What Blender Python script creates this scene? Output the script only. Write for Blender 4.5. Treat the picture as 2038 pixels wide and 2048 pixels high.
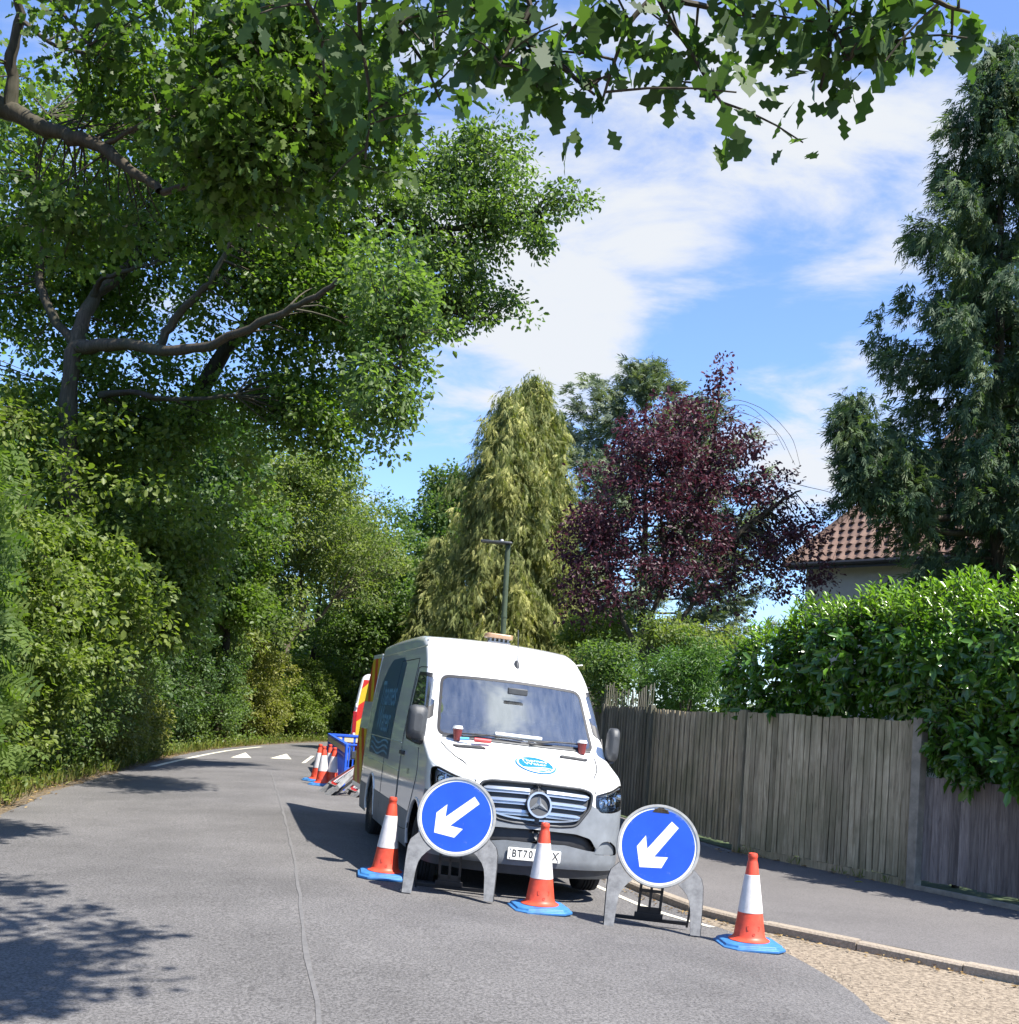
import bpy, math, random
import numpy as np
from math import radians as R, sin, cos, pi
for o in list(bpy.data.objects): bpy.data.objects.remove(o)
SC = bpy.context.scene
COL = SC.collection
# ------------------------------------------------------------------ camera
IW, IH, FPX, CX, CY, CAMH = 2038.0, 2048.0, 2200.0, 1019.0, 1276.0, 1.80
PITCH, ROLL = R(4.0), R(4.3)
c_rt = np.array([1., 0, 0]); c_up = np.array([0, -sin(PITCH), cos(PITCH)]); c_fw = np.array([0, cos(PITCH), sin(PITCH)])
c_R = c_rt*cos(ROLL)+c_up*sin(ROLL); c_U = c_up*cos(ROLL)-c_rt*sin(ROLL)
CAMP = np.array([0, 0, CAMH])
cam_d = bpy.data.cameras.new('camera'); cam = bpy.data.objects.new('camera', cam_d); COL.objects.link(cam)
from mathutils import Matrix, Vector
m3 = Matrix((c_R, c_U, -c_fw)).transposed()
cam.matrix_world = Matrix.Translation(CAMP) @ m3.to_4x4()
cam_d.sensor_fit = 'HORIZONTAL'; cam_d.sensor_width = 36; cam_d.lens = 36*FPX/IW
cam_d.shift_x = 0; cam_d.shift_y = (CY-IH/2)/IW
cam_d.clip_start = 0.05; cam_d.clip_end = 3000
SC.camera = cam
def ray(x, y): return c_fw+c_R*(x-CX)/FPX-c_U*(y-CY)/FPX
def gnd(x, y, z=0.0):
    d = ray(x, y); return CAMP+d*((z-CAMH)/d[2])
def at(x, y, Y):
    d = ray(x, y); return CAMP+d*(Y/d[1])
# ------------------------------------------------------------------ sun, sky, exposure
SUN = np.array([.55, -.38, 1.0]); SUN /= np.linalg.norm(SUN)
sd = bpy.data.lights.new('sun', 'SUN'); sd.energy = 4.6; sd.angle = R(.53); sd.color = (1, .95, .87)
so = bpy.data.objects.new('sun', sd); COL.objects.link(so)
so.rotation_euler = Vector(SUN).to_track_quat('Z', 'Y').to_euler(); so.location = (6, -3, 20)
W = bpy.data.worlds.new('World'); SC.world = W; W.use_nodes = True
wn, wl = W.node_tree.nodes, W.node_tree.links
wn.clear()
def wnode(t, **k):
    n = wn.new(t)
    for a, b in k.items(): setattr(n, a, b)
    return n
w_out = wnode('ShaderNodeOutputWorld'); w_bg = wnode('ShaderNodeBackground'); w_bg.inputs[1].default_value = .11
w_sky = wnode('ShaderNodeTexSky', sky_type='NISHITA'); w_sky.sun_disc = False
w_sky.sun_elevation = math.asin(SUN[2]); w_sky.sun_rotation = math.atan2(SUN[0], SUN[1])
w_sky.air_density = 1.0; w_sky.dust_density = .3; w_sky.ozone_density = 2.0; w_sky.altitude = 50
w_tc = wnode('ShaderNodeTexCoord')
def wmath(op, a, b=None, c=None, clamp=False):
    n = wnode('ShaderNodeMath', operation=op); n.use_clamp = clamp
    for i, v in enumerate((a, b, c)):
        if v is None: continue
        if isinstance(v, (int, float)): n.inputs[i].default_value = v
        else: wl.new(v, n.inputs[i])
    return n.outputs[0]
w_sep = wnode('ShaderNodeSeparateXYZ'); wl.new(w_tc.outputs['Generated'], w_sep.inputs[0])
zz = wmath('ADD', wmath('MAXIMUM', w_sep.outputs[2], 0.0), .22)
w_cmb = wnode('ShaderNodeCombineXYZ')
wl.new(wmath('DIVIDE', w_sep.outputs[0], zz), w_cmb.inputs[0]); wl.new(wmath('DIVIDE', w_sep.outputs[1], zz), w_cmb.inputs[1])
w_map = wnode('ShaderNodeMapping'); w_map.inputs['Scale'].default_value = (1.0, 1.5, 1); w_map.inputs['Location'].default_value = (.35, .2, 0)
w_map.inputs['Rotation'].default_value = (0, 0, R(-25))
wl.new(w_cmb.outputs[0], w_map.inputs[0])
w_nz = wnode('ShaderNodeTexNoise'); w_nz.inputs['Scale'].default_value = 3.4; w_nz.inputs['Detail'].default_value = 9
w_nz.inputs['Roughness'].default_value = .6; w_nz.inputs['Distortion'].default_value = .35
wl.new(w_map.outputs[0], w_nz.inputs[0])
acc = wmath('MULTIPLY', wmath('SUBTRACT', w_nz.outputs[0], .5), 3.6)
def blob(px, py, rad, amp):
    global acc
    d = ray(px, py) if py is not None else np.array(px); d = d/np.linalg.norm(d)
    n = wnode('ShaderNodeVectorMath', operation='DISTANCE'); wl.new(w_tc.outputs['Generated'], n.inputs[0]); n.inputs[1].default_value = tuple(d)
    g = wmath('MULTIPLY', wmath('SMOOTH_MAX', wmath('SUBTRACT', 1.0, wmath('DIVIDE', n.outputs[1] if False else n.outputs['Value'], rad)), 0.0, .1), amp)
    acc = wmath('ADD', acc, g)
ZEN = (.30, -.08, .95); ZEN2 = (.05, -.25, .97)
for b in ((1500, 260, .36, .62), (1180, 400, .17, .65), (1300, 500, .10, .5), (1700, 400, .17, .5), (1040, 690, .12, 1.0), (1150, 700, .07, .6), (1640, 870, .13, .9), (880, 810, .06, .4),
          (1480, 640, .13, -.7), (1000, 930, .10, -.4), (1640, 640, .10, -.5), (1100, 620, .05, -.3), (500, 300, .3, .6), (ZEN, None, .36, .8)): blob(*b)
w_mask = wmath('SMOOTHSTEP', acc, 0.0, .95) if False else wnode('ShaderNodeMapRange')
w_mask.interpolation_type = 'SMOOTHSTEP'; w_mask.inputs['From Min'].default_value = .12; w_mask.inputs['From Max'].default_value = 1.22
w_mask.inputs['To Min'].default_value = .05; w_mask.inputs['To Max'].default_value = .97
wl.new(acc, w_mask.inputs['Value'])
w_mul = wnode('ShaderNodeMix', data_type='RGBA', blend_type='MULTIPLY'); w_mul.inputs[0].default_value = 1
wl.new(w_sky.outputs[0], w_mul.inputs[6]); w_mul.inputs[7].default_value = (.68, .81, 1.05, 1)
w_mix = wnode('ShaderNodeMix', data_type='RGBA'); wl.new(w_mask.outputs[0], w_mix.inputs[0]); wl.new(w_mul.outputs[2], w_mix.inputs[6])
w_zd = wnode('ShaderNodeVectorMath', operation='DISTANCE'); wl.new(w_tc.outputs['Generated'], w_zd.inputs[0]); w_zd.inputs[1].default_value = tuple(np.array(ZEN)/np.linalg.norm(ZEN))
w_zf = wnode('ShaderNodeMapRange'); w_zf.inputs['From Min'].default_value = .42; w_zf.inputs['From Max'].default_value = .1; w_zf.inputs['To Min'].default_value = 1.0; w_zf.inputs['To Max'].default_value = 2.3
wl.new(w_zd.outputs['Value'], w_zf.inputs['Value'])     # added cloud overhead, out of frame, brightened for the windscreen to mirror
w_cc = wnode('ShaderNodeVectorMath', operation='SCALE'); w_cc.inputs[0].default_value = (3.0, 3.12, 3.28); wl.new(w_zf.outputs[0], w_cc.inputs['Scale'])
wl.new(w_cc.outputs[0], w_mix.inputs[7])
wl.new(w_mix.outputs[2], w_bg.inputs[0]); wl.new(w_bg.outputs[0], w_out.inputs[0])
vs = SC.view_settings; vs.view_transform = 'Standard'; vs.look = 'None'; vs.gamma = 1; vs.exposure = 1.4
SC.render.engine = 'CYCLES'
cy = SC.cycles; cy.max_bounces = 7; cy.diffuse_bounces = 3; cy.glossy_bounces = 3; cy.transmission_bounces = 5; cy.transparent_max_bounces = 12
cy.caustics_reflective = False; cy.caustics_refractive = False; cy.use_denoising = True; cy.sample_clamp_indirect = 6
# ------------------------------------------------------------------ materials
M = {}
def srgb(h):
    c = [int(h[i:i+2], 16)/255 for i in (0, 2, 4)]
    return tuple((x/12.92 if x <= .04045 else ((x+.055)/1.055)**2.4) for x in c)
class NT:
    def __init__(s, name):
        s.m = bpy.data.materials.new(name); s.m.use_nodes = True; s.n = s.m.node_tree.nodes; s.l = s.m.node_tree.links
        s.b = s.n['Principled BSDF']; s.out = s.n['Material Output']
    def new(s, t, **k):
        n = s.n.new(t)
        for a, b in k.items(): setattr(n, a, b)
        return n
    def coord(s, kind='Object', scale=(1, 1, 1)):
        t = s.new('ShaderNodeTexCoord'); m = s.new('ShaderNodeMapping'); m.inputs['Scale'].default_value = scale
        s.l.new(t.outputs[kind], m.inputs[0]); return m.outputs[0]
    def noise(s, co, scale, detail=4, rough=.55, dist=0):
        n = s.new('ShaderNodeTexNoise'); n.inputs['Scale'].default_value = scale; n.inputs['Detail'].default_value = detail
        n.inputs['Roughness'].default_value = rough; n.inputs['Distortion'].default_value = dist
        if co is not None: s.l.new(co, n.inputs['Vector'])
        return n.outputs[0]
    def ramp(s, fac, stops):
        n = s.new('ShaderNodeValToRGB'); e = n.color_ramp.elements
        while len(e) < len(stops): e.new(.5)
        for i, (p, c) in enumerate(stops):
            e[i].position = p; e[i].color = (c[0], c[1], c[2], 1) if not isinstance(c, (int, float)) else (c, c, c, 1)
        s.l.new(fac, n.inputs[0]); return n.outputs[0]
    def mix(s, fac, a, b, mode='MIX'):
        n = s.new('ShaderNodeMix', data_type='RGBA', blend_type=mode)
        for i, v in ((0, fac), (6, a), (7, b)):
            if isinstance(v, (int, float)): n.inputs[i].default_value = v
            elif isinstance(v, (tuple, list)): n.inputs[i].default_value = (*v[:3], 1)
            else: s.l.new(v, n.inputs[i])
        return n.outputs[2]
    def bump(s, h, strength=.3, dist=.01):
        n = s.new('ShaderNodeBump'); n.inputs['Strength'].default_value = strength; n.inputs['Distance'].default_value = dist
        s.l.new(h, n.inputs['Height']); s.l.new(n.outputs[0], s.b.inputs['Normal'])
    def base(s, v):
        if isinstance(v, (tuple, list)): s.b.inputs['Base Color'].default_value = (*v[:3], 1)
        else: s.l.new(v, s.b.inputs['Base Color'])
    def set(s, **k):
        for a, b in k.items(): s.b.inputs[a.replace('_', ' ')].default_value = b
def plain(key, col, rough=.5, metal=0, spec=.5, var=.12, scale=14, coat=0, bump=0):
    t = NT(key); co = t.coord()
    n = t.noise(co, scale, 5, .6)
    a = tuple(min(1, x*(1+var)) for x in col); b = tuple(x*(1-var) for x in col)
    t.base(t.ramp(n, [(.3, b), (.7, a)])); t.set(Roughness=rough, Metallic=metal); t.b.inputs['Specular IOR Level'].default_value = spec
    if coat: t.b.inputs['Coat Weight'].default_value = coat; t.b.inputs['Coat Roughness'].default_value = .05
    if bump: t.bump(t.noise(co, scale*6, 3), bump, .004)
    M[key] = t.m; return t
def leaf_mat(key, dark, light, trans=.35, rough=.45, spec=.35, tcol=None):
    t = NT(key); a = t.new('ShaderNodeAttribute', attribute_name='rnd')
    c = t.ramp(a.outputs['Fac'], [(0, dark), (.55, tuple((x+y)/2 for x, y in zip(dark, light))), (1, light)])
    t.base(c); t.set(Roughness=rough); t.b.inputs['Specular IOR Level'].default_value = spec
    tr = t.new('ShaderNodeBsdfTranslucent')
    tc = t.mix(1.0, c, tcol or (1.5, 1.75, .55), 'MULTIPLY'); t.l.new(tc, tr.inputs[0])
    mx = t.new('ShaderNodeMixShader'); mx.inputs[0].default_value = trans
    t.l.new(t.b.outputs[0], mx.inputs[1]); t.l.new(tr.outputs[0], mx.inputs[2]); t.l.new(mx.outputs[0], t.out.inputs[0])
    M[key] = t.m
# asphalt
def asphalt(key, lo, hi, speck, scale=1.0, patch=.25):
    t = NT(key); co = t.coord()
    f = t.noise(co, 52*scale, 4, .75); g = t.noise(co, .45, 8, .68); h = t.noise(co, 120*scale, 2, .5)
    c = t.ramp(f, [(.38, lo), (.60, hi)])
    c = t.mix(t.ramp(h, [(.66, 0), (.74, 1)]), c, speck)
    big = t.ramp(g, [(.3, 1-patch), (.72, 1+patch*.3)])
    t.base(t.mix(1.0, c, big, 'MULTIPLY')); t.set(Roughness=.82); t.b.inputs['Specular IOR Level'].default_value = .35
    t.bump(f, .55, .012); M[key] = t.m
asphalt('asphalt', (.066, .063, .062), (.185, .177, .173), (.36, .35, .34), 1.0, .38)
asphalt('pavement', (.095, .088, .085), (.17, .16, .155), (.22, .21, .2), 1.3)
asphalt('apron', (.115, .09, .064), (.30, .245, .18), (.44, .38, .30), .42, .2)
asphalt('kerbstone', (.24, .2, .15), (.36, .30, .235), (.4, .35, .29), .8)
plain('line_white', (.62, .58, .47), .7, var=.25, scale=9)
plain('seam', (.124, .120, .118), .8, var=.2, scale=20)
t = NT('soil'); co = t.coord(); t.base(t.ramp(t.noise(co, 6, 8, .7), [(.3, (.05, .04, .025)), (.5, (.12, .09, .055)), (.7, (.20, .15, .09))])); t.set(Roughness=.95); t.bump(t.noise(co, 25, 6), .6, .05); M['soil'] = t.m
t = NT('lawn'); co = t.coord(); t.base(t.ramp(t.noise(co, 2, 8, .7), [(.3, (.02, .035, .012)), (.6, (.05, .075, .025)), (.75, (.08, .09, .04))])); t.set(Roughness=.95); M['lawn'] = t.m
# wood
def wood(key, a, b, c, green=None):
    t = NT(key); at_ = t.new('ShaderNodeAttribute', attribute_name='rnd')
    co = t.coord(scale=(9, 9, .7)); n = t.noise(co, 3.2, 7, .65, .8); n2 = t.noise(t.coord(), 1.1, 5, .6)
    base = t.ramp(n, [(.28, a), (.5, b), (.74, c)])
    base = t.mix(1.0, base, t.ramp(at_.outputs['Fac'], [(0, .62), (.5, 1.0), (1, 1.3)]), 'MULTIPLY')
    if green: base = t.mix(t.ramp(n2, [(.42, 0.0), (.68, .62)]), base, green)
    t.base(base); t.set(Roughness=.8); t.b.inputs['Specular IOR Level'].default_value = .25; t.bump(n, .35, .008); M[key] = t.m
wood('fence_wood', (.13, .108, .072), (.32, .27, .185), (.48, .42, .30), (.13, .13, .07))
wood('fence_grey', (.07, .060, .058), (.16, .138, .13), (.27, .235, .215))
wood('fence_old', (.06, .056, .042), (.15, .14, .105), (.23, .215, .165), (.06, .07, .045))
wood('bark', (.02, .016, .012), (.055, .042, .03), (.10, .08, .06), (.035, .045, .022))
wood('bark_pale', (.05, .04, .03), (.12, .095, .07), (.2, .165, .125))
plain('post_concrete', (.22, .20, .165), .85, var=.3, scale=7, bump=.3)
# leaves
leaf_mat('oak_leaf', (.042, .082, .018), (.160, .225, .045), .52, .45)
leaf_mat('oak_dark_leaf', (.034, .072, .018), (.125, .185, .040), .50, .46)
leaf_mat('oak_far_leaf', (.048, .092, .030), (.165, .225, .075), .48, .45)
leaf_mat('oak_near_leaf', (.024, .056, .022), (.090, .145, .042), .48, .52, .28)
leaf_mat('ash_leaf', (.046, .092, .022), (.165, .225, .060), .44, .58, .18)
leaf_mat('hedge_leaf', (.060, .105, .024), (.21, .25, .058), .46, .48)
leaf_mat('bramble_leaf', (.080, .105, .024), (.27, .26, .065), .40, .5)
leaf_mat('pale_leaf', (.080, .125, .040), (.235, .265, .09), .46, .5)
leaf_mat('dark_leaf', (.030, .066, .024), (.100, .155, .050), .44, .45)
leaf_mat('laurel_leaf', (0.021, 0.065, 0.013), (0.098, 0.208, 0.023), .26, .22, .6)
leaf_mat('laurel_tip', (.085, .17, .020), (.20, .31, .050), .36, .25, .6)
leaf_mat('plum_leaf', (.036, .018, .026), (.125, .052, .070), .30, .48, .3, (1.4, .7, .9))
leaf_mat('shrub_leaf', (.040, .095, .022), (.13, .22, .055), .40, .45)
leaf_mat('cypress_gold', (.095, .125, .040), (.36, .35, .12), .26, .6, .2)
leaf_mat('cypress_blue', (.034, .068, .042), (.155, .200, .085), .30, .6, .2)
leaf_mat('cypress_tip', (.06, .085, .02), (.16, .17, .045), .2, .6, .2)
leaf_mat('cedar_leaf', (.080, .110, .075), (.24, .27, .17), .22, .6, .2)
leaf_mat('dry_leaf', (.10, .055, .02), (.34, .24, .10), .1, .7, .2, (1, 1, 1))
leaf_mat('dead_twig_leaf', (.12, .07, .03), (.24, .14, .07), .2, .6, .2, (1, 1, 1))
# manufactured
def paint(key, col, rough=.3, coat=1.0):
    t = NT(key); co = t.coord(); n = t.noise(co, 2.2, 6, .65)
    t.base(t.ramp(n, [(.25, tuple(x*.93 for x in col)), (.7, col)])); t.set(Roughness=rough)
    t.b.inputs['Coat Weight'].default_value = coat; t.b.inputs['Coat Roughness'].default_value = .04; t.b.inputs['Coat IOR'].default_value = 1.6
    M[key] = t.m
paint('van_white', (.78, .785, .77))
plain('bumper_grey', (.17, .185, .20), .5, var=.2, scale=5, bump=.08)
plain('trim_black', (.018, .018, .02), .5, var=.2)
plain('trim_dark', (.045, .048, .052), .55, var=.15)
plain('rubber', (.018, .018, .02), .85, var=.25, scale=30)
plain('shut_line', (.03, .03, .03), .8)
plain('steel_rim', (.25, .25, .26), .4, .8)
plain('chrome', (.72, .74, .76), .25, 1.0, var=.03)
plain('bar_silver', (.44, .48, .53), .28, .75, var=.06)
plain('lamp_reflector', (.75, .77, .78), .12, .9, var=.1, scale=40)
plain('amber', (.7, .28, .03), .25)
plain('plate_white', (.74, .74, .70), .4, var=.04)
plain('ink_black', (.012, .012, .013), .5)
plain('decal_blue', (.006, .16, .42), .35, var=.04)
plain('decal_navy', (.006, .055, .15), .3, var=.06)
plain('livery_pale', (.10, .26, .40), .35, var=.05)
plain('decal_white', (.80, .82, .82), .35, var=.03)
plain('decal_text_navy', (.02, .07, .16), .4, var=.06)
plain('dash', (.075, .08, .082), .6, var=.15)
plain('seat_cloth', (.035, .037, .04), .9, var=.2, scale=40)
plain('cabin', (.05, .052, .055), .8)
plain('cup_red', (.15, .025, .025), .4)
plain('cup_lid', (.72, .72, .70), .4)
plain('paper', (.72, .74, .72), .6)
plain('red_plastic', (.45, .06, .06), .4)
plain('blue_plastic_small', (.1, .35, .6), .4)
plain('chev_red', (.52, .025, .015), .35, var=.08)
plain('chev_yellow', (.60, .42, .02), .35, var=.08)
plain('beacon', (.32, .2, .12), .3)
plain('tail_red', (.30, .01, .015), .2)
plain('cone_orange', (.60, .065, .03), .48, var=.28, scale=9)
plain('cone_base_blue', (.035, .15, .36), .55, var=.38, scale=9)
t = NT('cone_sleeve'); co = t.coord(); n = t.noise(co, 9, 8, .75); n2 = t.noise(t.coord(scale=(14, 14, 2)), 3, 5, .7)
t.base(t.mix(t.ramp(n2, [(.55, 0.0), (.72, .55)]), t.ramp(n, [(.3, (.52, .49, .48)), (.6, (.66, .63, .62))]), (.30, .28, .27))); t.set(Roughness=.45); M['cone_sleeve'] = t.m
t = NT('sign_blue'); co = t.coord(); n = t.noise(co, 7, 9, .72, .4)
t.base(t.mix(t.ramp(n, [(.60, 0.0), (.74, .45)]), t.ramp(t.noise(co, 2.5, 6), [(.3, (.008, .055, .40)), (.7, (.014, .08, .50))]), (.30, .34, .55))); t.set(Roughness=.38); M['sign_blue'] = t.m
plain('sign_white', (.70, .71, .73), .4, var=.06)
t = NT('sign_frame'); co = t.coord(); n = t.noise(co, 11, 8, .7)
t.base(t.ramp(n, [(.3, (.10, .10, .10)), (.5, (.19, .19, .19)), (.75, (.28, .28, .275))])); t.set(Roughness=.65); t.bump(t.noise(co, 90, 3), .15, .004); M['sign_frame'] = t.m
plain('sign_stay', (.022, .022, .024), .6, var=.2)
plain('sign_rim', (.30, .30, .29), .55, var=.2)
plain('sign_red', (.55, .03, .025), .4, var=.08)
plain('barrier_blue', (.015, .085, .52), .45, var=.12)
plain('barrier_reflector', (.50, .44, .28), .4, var=.15, scale=30)
plain('barrier_reflector_red', (.5, .04, .03), .4)
plain('lamp_green', (.060, .085, .052), .5, var=.2, scale=4)
plain('lamp_head', (.08, .085, .09), .4, .3)
plain('render_wall', (.48, .45, .41), .9, var=.08, scale=3, bump=.2)
plain('gutter', (.02, .02, .022), .5)
t = NT('roof_tile'); a = t.new('ShaderNodeAttribute', attribute_name='rnd'); co = t.coord(); n = t.noise(co, 5, 7, .7)
t.base(t.mix(.45, t.ramp(a.outputs['Fac'], [(0, (.085, .045, .034)), (.5, (.135, .075, .056)), (1, (.20, .125, .095))]), t.ramp(n, [(.3, (.07, .048, .038)), (.7, (.185, .12, .09))]))); t.set(Roughness=.85); M['roof_tile'] = t.m
# glass: clear pane that mirrors the sky more strongly than real glass
t = NT('glass'); gl = t.new('ShaderNodeBsdfGlossy'); gl.inputs['Roughness'].default_value = .015; gl.inputs[0].default_value = (.86, .93, .97, 1)
tp = t.new('ShaderNodeBsdfTransparent'); tp.inputs[0].default_value = (.62, .72, .70, 1)
lw = t.new('ShaderNodeFresnel'); lw.inputs[0].default_value = 3.3
mx = t.new('ShaderNodeMixShader'); t.l.new(lw.outputs[0], mx.inputs[0]); t.l.new(tp.outputs[0], mx.inputs[1]); t.l.new(gl.outputs[0], mx.inputs[2])
du = t.new('ShaderNodeBsdfDiffuse'); du.inputs[0].default_value = (.7, .72, .72, 1); m2 = t.new('ShaderNodeMixShader'); n_ = t.noise(t.coord(scale=(9, 2, 2)), 1.6, 7, .65)
r_ = t.ramp(n_, [(.3, .01), (.7, .08)]); t.l.new(r_, m2.inputs[0]); t.l.new(mx.outputs[0], m2.inputs[1]); t.l.new(du.outputs[0], m2.inputs[2]); t.l.new(m2.outputs[0], t.out.inputs[0]); M['glass'] = t.m     # pale haze in a dust-like pattern, mixed in to brighten the windscreen
t = NT('headlamp_glass'); gl = t.new('ShaderNodeBsdfGlossy'); gl.inputs['Roughness'].default_value = .03
tp = t.new('ShaderNodeBsdfTransparent'); lw = t.new('ShaderNodeFresnel'); lw.inputs[0].default_value = 1.5
mx = t.new('ShaderNodeMixShader'); t.l.new(lw.outputs[0], mx.inputs[0]); t.l.new(tp.outputs[0], mx.inputs[1]); t.l.new(gl.outputs[0], mx.inputs[2]); t.l.new(mx.outputs[0], t.out.inputs[0]); M['headlamp_glass'] = t.m
# ------------------------------------------------------------------ helpers
def tag(o, label=None, cat=None, group=None, kind=None):
    if label: o['label'] = label
    if cat: o['category'] = cat
    if group: o['group'] = group
    if kind: o['kind'] = kind
    return o
def empty(name, loc, rot=(0, 0, 0)):
    o = bpy.data.objects.new(name, None); COL.objects.link(o); o.location = loc; o.rotation_euler = rot; o.empty_display_size = .2; return o
def meshobj(name, V, F, mat, parent=None, smooth=None, rnd=None, mats=None, fm=None):
    me = bpy.data.meshes.new(name)
    V = np.asarray(V, np.float32)
    if isinstance(F, np.ndarray):
        n, k = F.shape
        me.vertices.add(len(V)); me.vertices.foreach_set('co', V.ravel()); me.loops.add(n*k); me.loops.foreach_set('vertex_index', F.astype(np.int32).ravel())
        me.polygons.add(n); me.polygons.foreach_set('loop_start', np.arange(0, n*k, k, dtype=np.int32))
        try: me.polygons.foreach_set('loop_total', np.full(n, k, np.int32))
        except Exception: pass
        me.update(calc_edges=True)
    else:
        me.from_pydata(V.tolist(), [], [list(map(int, f)) for f in F]); me.update()
    if rnd is not None:
        a = me.attributes.new('rnd', 'FLOAT', 'POINT'); a.data.foreach_set('value', np.asarray(rnd, np.float32))
    for m_ in (mats or [mat]): me.materials.append(M[m_] if isinstance(m_, str) else m_)
    if fm is not None: me.polygons.foreach_set('material_index', np.asarray(fm, np.int32))
    if smooth is not None:
        me.polygons.foreach_set('use_smooth', np.ones(len(me.polygons), bool))
        if smooth < 180: me.set_sharp_from_angle(angle=R(smooth))
    o = bpy.data.objects.new(name, me); COL.objects.link(o)
    if parent is not None: o.parent = parent
    return o
def unit(v):
    v = np.asarray(v, float); return v/np.linalg.norm(v)
def bez(a, b, c, n):
    t = np.linspace(0, 1, n)[:, None]; a, b, c = map(np.asarray, (a, b, c)); return (1-t)**2*a+2*t*(1-t)*b+t*t*c
def smoothline(pts, n=4):
    P = np.asarray(pts, float)
    if len(P) < 3: return P
    out = []
    Q = np.vstack([2*P[0]-P[1], P, 2*P[-1]-P[-2]])
    for i in range(1, len(Q)-2):
        for t in np.linspace(0, 1, n, endpoint=False):
            p0, p1, p2, p3 = Q[i-1:i+3]
            out.append(.5*((2*p1)+(-p0+p2)*t+(2*p0-5*p1+4*p2-p3)*t*t+(-p0+3*p1-3*p2+p3)*t**3))
    out.append(P[-1]); return np.array(out)
class MB:
    def __init__(s): s.V = []; s.F = []; s.m = []; s.r = []
    def add(s, V, F, mi=0, r=.5):
        b = len(s.V); s.V += [tuple(map(float, v)) for v in V]; s.F += [tuple(int(i)+b for i in f) for f in F]; s.m += [mi]*len(F); s.r += [r]*len(V)
    def box(s, c, h, mi=0, rot=None, r=.5, taper=1.0):
        V = [(x*h[0]*(taper if z > 0 else 1), y*h[1]*(taper if z > 0 else 1), z*h[2]) for x in (-1, 1) for y in (-1, 1) for z in (-1, 1)]
        V = np.array(V)
        if rot is not None: V = V@np.asarray(rot).T
        V = V+np.asarray(c)
        s.add(V, [(0, 1, 3, 2), (4, 6, 7, 5), (0, 4, 5, 1), (2, 3, 7, 6), (0, 2, 6, 4), (1, 5, 7, 3)], mi, r)
    def tube(s, pts, rad, n=8, mi=0, cap=True, r=.5):
        P = np.asarray(pts, float); k = len(P); rad = np.broadcast_to(rad, (k,)) if np.ndim(rad) == 0 else np.asarray(rad)
        T = np.gradient(P, axis=0); T /= np.linalg.norm(T, axis=1)[:, None]+1e-9
        ref = np.array([0, 0, 1.]) if abs(T[0][2]) < .9 else np.array([1., 0, 0])
        V = []
        A = np.cross(T[0], ref); A /= np.linalg.norm(A)
        for i in range(k):
            A = A-T[i]*(A@T[i]); A /= np.linalg.norm(A)+1e-9; B = np.cross(T[i], A)
            for j in range(n):
                a = 2*pi*j/n; V.append(P[i]+rad[i]*(A*cos(a)+B*sin(a)))
        F = [(i*n+j, i*n+(j+1) % n, (i+1)*n+(j+1) % n, (i+1)*n+j) for i in range(k-1) for j in range(n)]
        if cap: F += [tuple(range(n-1, -1, -1)), tuple((k-1)*n+j for j in range(n))]
        s.add(V, F, mi, r)
    def lathe(s, prof, n=32, mi=0, c=(0, 0, 0), axis='z', shape=None):
        V = []
        for (r_, z) in prof:
            for j in range(n):
                a = 2*pi*j/n; x, y = r_*cos(a), r_*sin(a)
                V.append((x, y, z) if axis == 'z' else (z, x, y))
        k = len(prof); F = [(i*n+j, i*n+(j+1) % n, (i+1)*n+(j+1) % n, (i+1)*n+j) for i in range(k-1) for j in range(n)]
        F += [tuple(range(n-1, -1, -1)), tuple((k-1)*n+j for j in range(n))]
        s.add(np.array(V)+np.asarray(c), F, mi)
    def prism(s, poly, d0, d1, f, mi=0):
        # poly: 2-D outline; f(x,y,d) -> 3-D point
        n = len(poly); V = [f(x, y, d0) for x, y in poly]+[f(x, y, d1) for x, y in poly]
        F = [tuple(range(n)), tuple(range(2*n-1, n-1, -1))]+[(i, i+n, (i+1) % n+n, (i+1) % n) for i in range(n)]
        s.add(V, F, mi)
    def ring(s, outer, inner, d0, d1, f, mi=0):
        n = len(outer); V = [f(*p, d1) for p in outer]+[f(*p, d1) for p in inner]+[f(*p, d0) for p in outer]+[f(*p, d0) for p in inner]
        F = []
        for i in range(n):
            j = (i+1) % n
            F += [(i, j, j+n, i+n), (2*n+i, 3*n+i, 3*n+j, 2*n+j), (i, 2*n+i, 2*n+j, j), (n+i, n+j, 3*n+j, 3*n+i)]
        s.add(V, F, mi)
    def build(s, name, mats, parent=None, smooth=30, bevel=0, rnd=False):
        mats = mats if isinstance(mats, (list, tuple)) else [mats]
        o = meshobj(name, s.V, s.F, None, parent, smooth, s.r if rnd else None, mats, s.m)
        import bmesh
        bm = bmesh.new(); bm.from_mesh(o.data); bmesh.ops.recalc_face_normals(bm, faces=bm.faces); bm.to_mesh(o.data); bm.free()
        if bevel:
            b = o.modifiers.new('bevel', 'BEVEL'); b.width = bevel; b.segments = 2; b.limit_method = 'ANGLE'; b.angle_limit = R(40)
        return o
def kids(o): return [c for c in bpy.data.objects if c.parent == o]
def copy_tree(o, parent=None):
    c = o.copy(); COL.objects.link(c)
    if parent is not None: c.parent = parent
    for ch in kids(o): copy_tree(ch, c)
    return c
def circle(r, n=48, cx=0, cy_=0, a0=0): return [(cx+r*cos(a0+2*pi*i/n), cy_+r*sin(a0+2*pi*i/n)) for i in range(n)]
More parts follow.
